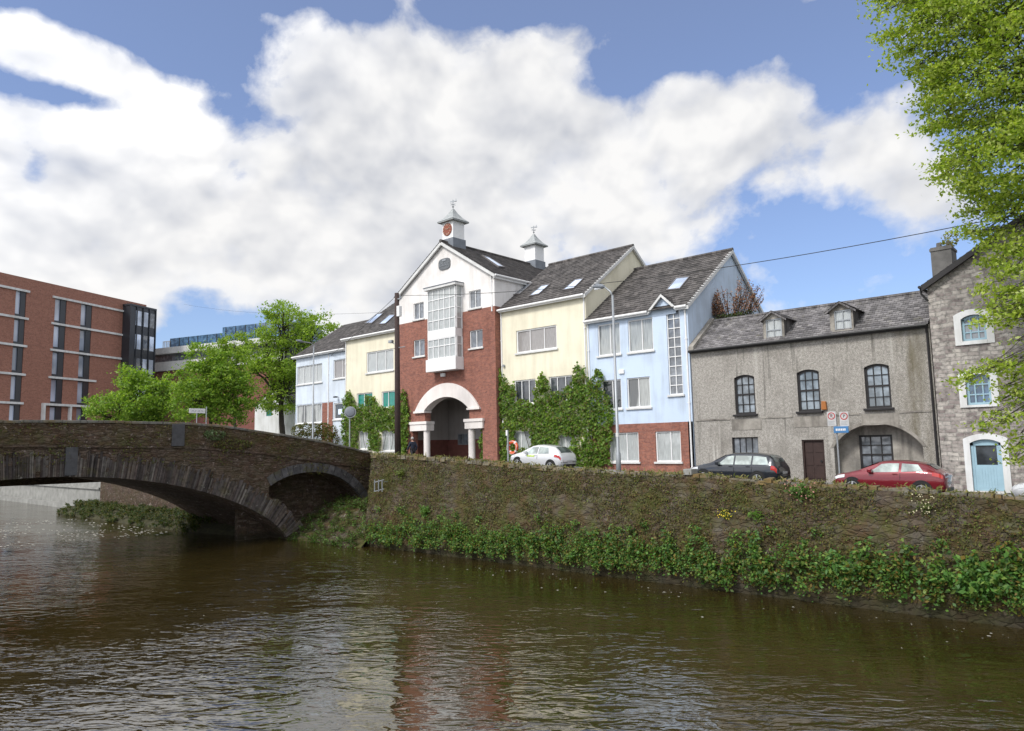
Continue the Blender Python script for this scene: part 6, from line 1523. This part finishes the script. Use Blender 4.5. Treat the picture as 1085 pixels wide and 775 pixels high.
# ================================================================== PERSON
def skin_chain(name, verts, edges, radii, mat, parent, root=0, sub=2):
    me = bpy.data.meshes.new(name); me.from_pydata([tuple(v) for v in verts], edges, []); me.update()
    o = bpy.data.objects.new(name, me); COL.objects.link(o)
    sk = o.modifiers.new('skin', 'SKIN'); sk.use_smooth_shade = True
    for i, r_ in enumerate(radii):
        d = me.skin_vertices[0].data[i]; d.radius = r_ if isinstance(r_, tuple) else (r_, r_); d.use_root = (i == root)
    s_ = o.modifiers.new('sub', 'SUBSURF'); s_.levels = sub; s_.render_levels = sub
    bpy.context.view_layer.update()
    me2 = bpy.data.meshes.new_from_object(o.evaluated_get(bpy.context.evaluated_depsgraph_get())); o.modifiers.clear(); o.data = me2; me2.name = name
    me2.materials.clear(); me2.materials.append(MATS[mat]); me2.polygons.foreach_set('use_smooth', [True]*len(me2.polygons))
    if parent is not None: o.parent = parent; o.matrix_parent_inverse = world_of(parent).inverted()
    return o
pp = Vector(at(437.5, 480, 30.6)); pz = road_z(pp.x)
pe = thing('person', 'person with short grey hair in a dark navy jacket walking behind the quay wall', 'person', (pp.x, 30.6, pz))
def Pp(x, y, z): return Vector((pp.x + x, 30.6 + y, pz + z*.97))
bv = [Pp(0,0,.95), Pp(0,0,1.15), Pp(-.02,0,1.40), Pp(-.04,0,1.50), Pp(-.06,0,1.56),
      Pp(0,.10,.92), Pp(-.14,.11,.50), Pp(-.06,.11,.08), Pp(-.22,.12,.04), Pp(0,-.10,.92), Pp(.06,-.11,.50), Pp(.26,-.11,.12), Pp(.14,-.12,.04),
      Pp(-.02,.19,1.40), Pp(.10,.25,1.14), Pp(.02,.26,.90), Pp(-.02,.26,.80), Pp(-.02,-.19,1.40), Pp(-.10,-.25,1.14), Pp(-.24,-.26,.93), Pp(-.30,-.26,.85)]
be_ = [(0,1),(1,2),(2,3),(3,4),(0,5),(5,6),(6,7),(7,8),(0,9),(9,10),(10,11),(11,12),(2,13),(13,14),(14,15),(15,16),(2,17),(17,18),(18,19),(19,20)]
rd = [(.12,.15),(.11,.14),(.11,.15),.055,.06,.085,.06,.045,.035,.085,.06,.045,.035,.06,.048,.035,.03,.06,.048,.035,.03]
skin_chain('body', bv, be_, rd, 'skin', pe)
skin_chain('jacket', [bv[i] for i in (0,1,2,13,14,15,17,18,19)] + [Pp(-.03,0,1.47)], [(0,1),(1,2),(2,3),(3,4),(4,5),(2,6),(6,7),(7,8),(2,9)], [(.15,.19),(.145,.18),(.14,.18),.085,.07,.055,.085,.07,.055,.075], 'navy_jacket', pe)
skin_chain('trousers', [bv[0], bv[5], bv[6], bv[7], bv[9], bv[10], bv[11]], [(0,1),(1,2),(2,3),(0,4),(4,5),(5,6)], [(.13,.16),.1,.075,.06,.1,.075,.06], 'dark_trousers', pe)
for i, j in ((7, 8), (11, 12)): skin_chain('shoe', [bv[i], bv[j]], [(0, 1)], [.055, .045], 'shoe_black', pe)
hc = Pp(-.07, 0, 1.66)
def ellipsoid(name, c, r, mat, parent, bend=None):
    bm = bmesh.new(); bmesh.ops.create_uvsphere(bm, u_segments=24, v_segments=16, radius=1.0)
    for v in bm.verts: v.co = Vector((v.co.x*r[0], v.co.y*r[1], v.co.z*r[2])) if bend is None else bend(v.co)
    me = bpy.data.meshes.new(name); bm.to_mesh(me); bm.free(); me.transform(Matrix.Translation(c)); me.materials.append(MATS[mat]); me.polygons.foreach_set('use_smooth', [True]*len(me.polygons))
    o = bpy.data.objects.new(name, me); COL.objects.link(o); o.parent = parent; o.matrix_parent_inverse = world_of(parent).inverted(); return o
def headshape(co):
    x, y, z = co; k = 1 - .28*max(0, -z); nose = .022*math.exp(-((z+.12)/.16)**2-(y/.22)**2) if x < -.5 else 0
    return Vector((x*.105*k - nose, y*.082*k, z*.125))
hd_ = ellipsoid('head', hc, None, 'skin', pe, headshape)
for sd in (-1, 1): ellipsoid('ear', hc + Vector((.01, sd*.082, -.01)), (.025, .012, .035), 'skin', hd_)
ellipsoid('hair', hc + Vector((.018, 0, .022)), None, 'grey_hair', hd_, lambda co: Vector((co.x*.112 if co.x > -.3 else co.x*.08, co.y*.092, co.z*.118 if co.z > -.35 else -.041)))

# ================================================================== FOAM ON THE WATER
m = MB(); random.seed(31)
def fleck(x, y, r, el=1.0):
    n = random.choice((5, 6, 7)); a0 = random.uniform(0, 6.28)
    m.face(*[(x + el*r*random.uniform(.6, 1.1)*math.cos(a0+2*math.pi*k/n), y + r*random.uniform(.6, 1.1)*math.sin(a0+2*math.pi*k/n), .014) for k in range(n)])
for i in range(420):
    s = random.uniform(-40, 2); t_ = 27.2 - abs(random.gauss(0, 1.3)) - .2
    if fbm(s*.35, t_*.8, 1.0) + .25*random.gauss(0, 1) < .12: continue
    fleck(s, t_, random.choice((.012, .016, .02, .026, .04)), 1.5)
for i in range(60):
    s = random.uniform(-30, -2); t_ = random.uniform(6, 24)
    if fbm(s*.2, t_*.5, 4.0) > .05: fleck(s, t_, random.choice((.01, .014, .02)), 1.6)
for i in range(900):
    s = random.uniform(-78, -56); t_ = random.uniform(8, 24.2)
    if fbm(s*.12, t_*.45, 9.0) + .2*random.gauss(0, 1) < .05: continue
    fleck(s, t_, random.uniform(.03, .10), 2.6)
tag(m.build('river_foam', 'foam'), kind='stuff')

# ================================================================== SKY, SUN, CAMERA
SUN_EL, SUN_AZ = R(46), math.atan2(-.12, -.99)          # behind the camera, a touch to its left
sun_vec = Vector((math.sin(SUN_AZ)*math.cos(SUN_EL), math.cos(SUN_AZ)*math.cos(SUN_EL), math.sin(SUN_EL)))
sd = bpy.data.lights.new('sun', 'SUN'); sd.energy = 2.1; sd.angle = R(12); sd.color = (1, .965, .91)
so = bpy.data.objects.new('sun', sd); COL.objects.link(so); so.rotation_euler = (-sun_vec).to_track_quat('-Z', 'Y').to_euler(); so.location = (0, 0, 60)
w = bpy.data.worlds.new('World'); scene.world = w; w.use_nodes = True; nt = w.node_tree; nt.nodes.clear(); g = N(nt)
sky = g.new('ShaderNodeTexSky', sky_type='NISHITA'); sky.sun_disc = False; sky.sun_elevation = SUN_EL; sky.sun_rotation = SUN_AZ; sky.air_density = 1.0; sky.dust_density = .6; sky.ozone_density = 1.6
dirv = g.new('ShaderNodeTexCoord').outputs['Generated']
def dot(v): return g.new('ShaderNodeVectorMath', {0: dirv, 1: v}, operation='DOT_PRODUCT').outputs['Value']
ca, sa = math.cos(YAW), math.sin(YAW)
az = g.math('ARCTAN2', dot((ca, sa, 0)), dot((-sa, ca, 0))); el = g.math('ARCSINE', g.sep(dirv)[2])
def azel(x, y):
    r = Vector(ray(x, y)).normalized(); return math.atan2(r.x*ca+r.y*sa, -r.x*sa+r.y*ca), math.asin(r.z)
CL = [(290, 140, 200, 95, 1.0), (500, 120, 170, 75, 1.0), (90, 225, 220, 95, 1.2), (40, 35, 70, 22, .75), (105, 75, 90, 32, .8), (640, 150, 110, 70, .6), (735, 120, 80, 75, .85), (850, 125, 130, 50, 1.0), (920, 170, 80, 50, .9), (820, 180, 60, 40, .4), (420, 280, 360, 70, 1.05), (540, 220, 120, 70, .5), (60, 300, 160, 50, .5), (690, 225, 110, 70, .7), (970, 215, 55, 40, .75), (0, 150, 45, 60, .5), (380, 55, 70, 30, .5), (235, 25, 25, 10, .35), (285, 18, 16, 8, .35), (600, 110, 60, 70, .55),
      (190, 60, 85, 34, -.75), (60, 98, 95, 15, -.75), (35, 178, 22, 40, -.8), (618, 92, 36, 24, -.7), (246, 118, 40, 22, -.6), (310, 135, 30, 18, -.4), (470, 215, 26, 12, -.35), (150, 30, 80, 16, -.4), (700, 205, 24, 30, -.4), (790, 205, 22, 34, -.45), (905, 115, 24, 24, -.4), (250, 190, 26, 16, -.35), (355, 165, 22, 12, -.3),
      (880, 255, 110, 30, -.85), (60, 105, 90, 14, -.35), (180, 60, 50, 35, -.25), (520, 12, 380, 26, -.6), (800, 40, 190, 22, -.7), (200, 312, 40, 10, -.4), (120, 20, 60, 16, -.4), (930, 80, 40, 16, -.4), (830, 225, 40, 22, -.35), (905, 290, 160, 20, -.3), (660, 75, 40, 22, -.35)]
cov = None
for x, y, rx, ry, amp in CL:
    a0, e0 = azel(x, y); ax_ = abs(azel(x+rx, y)[0]-a0); ey_ = abs(azel(x, y+ry)[1]-e0)
    q = g.math('ADD', g.math('POWER', g.math('ABSOLUTE', g.math('MULTIPLY', g.math('SUBTRACT', az, a0), 1/ax_)), 2.0), g.math('POWER', g.math('ABSOLUTE', g.math('MULTIPLY', g.math('SUBTRACT', el, e0), 1/ey_)), 2.0))
    b = g.math('MULTIPLY', g.math('EXPONENT', g.math('MULTIPLY', q, -1.0)), amp*.8)
    cov = b if cov is None else g.math('ADD', cov, b)
# clouds over the rest of the sky, outside the part the photograph shows

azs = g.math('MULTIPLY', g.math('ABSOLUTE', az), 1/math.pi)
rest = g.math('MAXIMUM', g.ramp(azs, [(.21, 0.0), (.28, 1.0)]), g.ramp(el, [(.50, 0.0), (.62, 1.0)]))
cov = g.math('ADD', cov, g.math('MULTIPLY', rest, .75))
wv = g.noise(dirv, 3.0, 3, .5, out=1)
dv = g.new('ShaderNodeVectorMath', {0: g.scale(dirv, (1.0, 1.0, 1.2)), 1: g.new('ShaderNodeVectorMath', {0: wv, 3: .10}, operation='SCALE').outputs[0]}, operation='ADD').outputs[0]
n1 = g.noise(dv, 5.2, 9, .56)
def puff(v, sc, det): return g.noise(v, sc, det, .5)
up = (sun_vec*.2 + Vector((0, 0, 1))).normalized()
def shifted(v, k): return g.new('ShaderNodeVectorMath', {0: v, 1: tuple(up*k)}, operation='ADD').outputs[0]
l1 = g.math('SUBTRACT', puff(dv, 5.2, 3), puff(shifted(dv, .045), 5.2, 3)); l2 = g.math('SUBTRACT', puff(dv, 14, 3), puff(shifted(dv, .016), 14, 3))
cn = g.math('ADD', cov, g.math('MULTIPLY', g.math('SUBTRACT', n1, .5), 4.2))
mask = g.ramp(cn, [(.22, 0.0), (.42, .42), (.64, .90), (.95, 1.0)])
lit = g.math('ADD', .67, g.math('ADD', g.math('MULTIPLY', l1, 3.0), g.math('MULTIPLY', l2, 1.3)))
thick = g.ramp(cn, [(.55, .12), (1.0, 0.0), (1.9, -.28)]); 
lit = g.math('ADD', lit, g.math('SUBTRACT', g.math('MULTIPLY', g.ramp(g.noise(dirv, 3.1, 4, .5), [(.35, 0.0), (.65, 1.0)]), .55), .275), clamp=True)
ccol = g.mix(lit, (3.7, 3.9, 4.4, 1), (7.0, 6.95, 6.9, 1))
glow = g.math('ADD', 1.0, g.math('MULTIPLY', g.ramp(dot(tuple(sun_vec)), [(0.0, 0.0), (1.0, 1.0)]), 1.3))  # clouds brightened around the sun, out of view, to add fill on the facades
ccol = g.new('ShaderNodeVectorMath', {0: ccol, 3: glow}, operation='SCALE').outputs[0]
skyc = g.mix(1.0, sky.outputs[0], (1.0, 1.0, 1.16, 1), 'MULTIPLY')
skyc = g.mix(.16, g.mix(1.0, skyc, (.84, .95, 1.03, 1), 'MULTIPLY'), (5.0, 5.2, 5.9, 1))
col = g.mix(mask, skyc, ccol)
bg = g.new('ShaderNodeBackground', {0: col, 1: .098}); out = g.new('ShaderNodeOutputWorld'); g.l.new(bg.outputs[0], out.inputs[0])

cd = bpy.data.cameras.new('camera'); co = bpy.data.objects.new('camera', cd); COL.objects.link(co); scene.camera = co
cd.sensor_fit = 'HORIZONTAL'; cd.sensor_width = 36; cd.lens = 36*F/PW; cd.clip_start = .1; cd.clip_end = 5000
co.location = (0, 0, CAMZ)
fw = Vector(ray(PW/2, PH/2)); rt = Vector(ray(PW/2+10, PH/2)) - fw; upv = fw - Vector(ray(PW/2, PH/2+10))
fw.normalize(); rt.normalize(); upv.normalize()
co.rotation_euler = Matrix(((rt.x, upv.x, -fw.x), (rt.y, upv.y, -fw.y), (rt.z, upv.z, -fw.z))).to_euler()
scene.view_settings.view_transform = 'Standard'; scene.view_settings.look = 'None'; scene.view_settings.gamma = 1.0; scene.view_settings.use_curve_mapping = False
scene.view_settings.exposure = 0.50
scene.render.engine = 'CYCLES'; scene.cycles.max_bounces = 6; scene.cycles.transparent_max_bounces = 4; scene.cycles.use_denoising = True
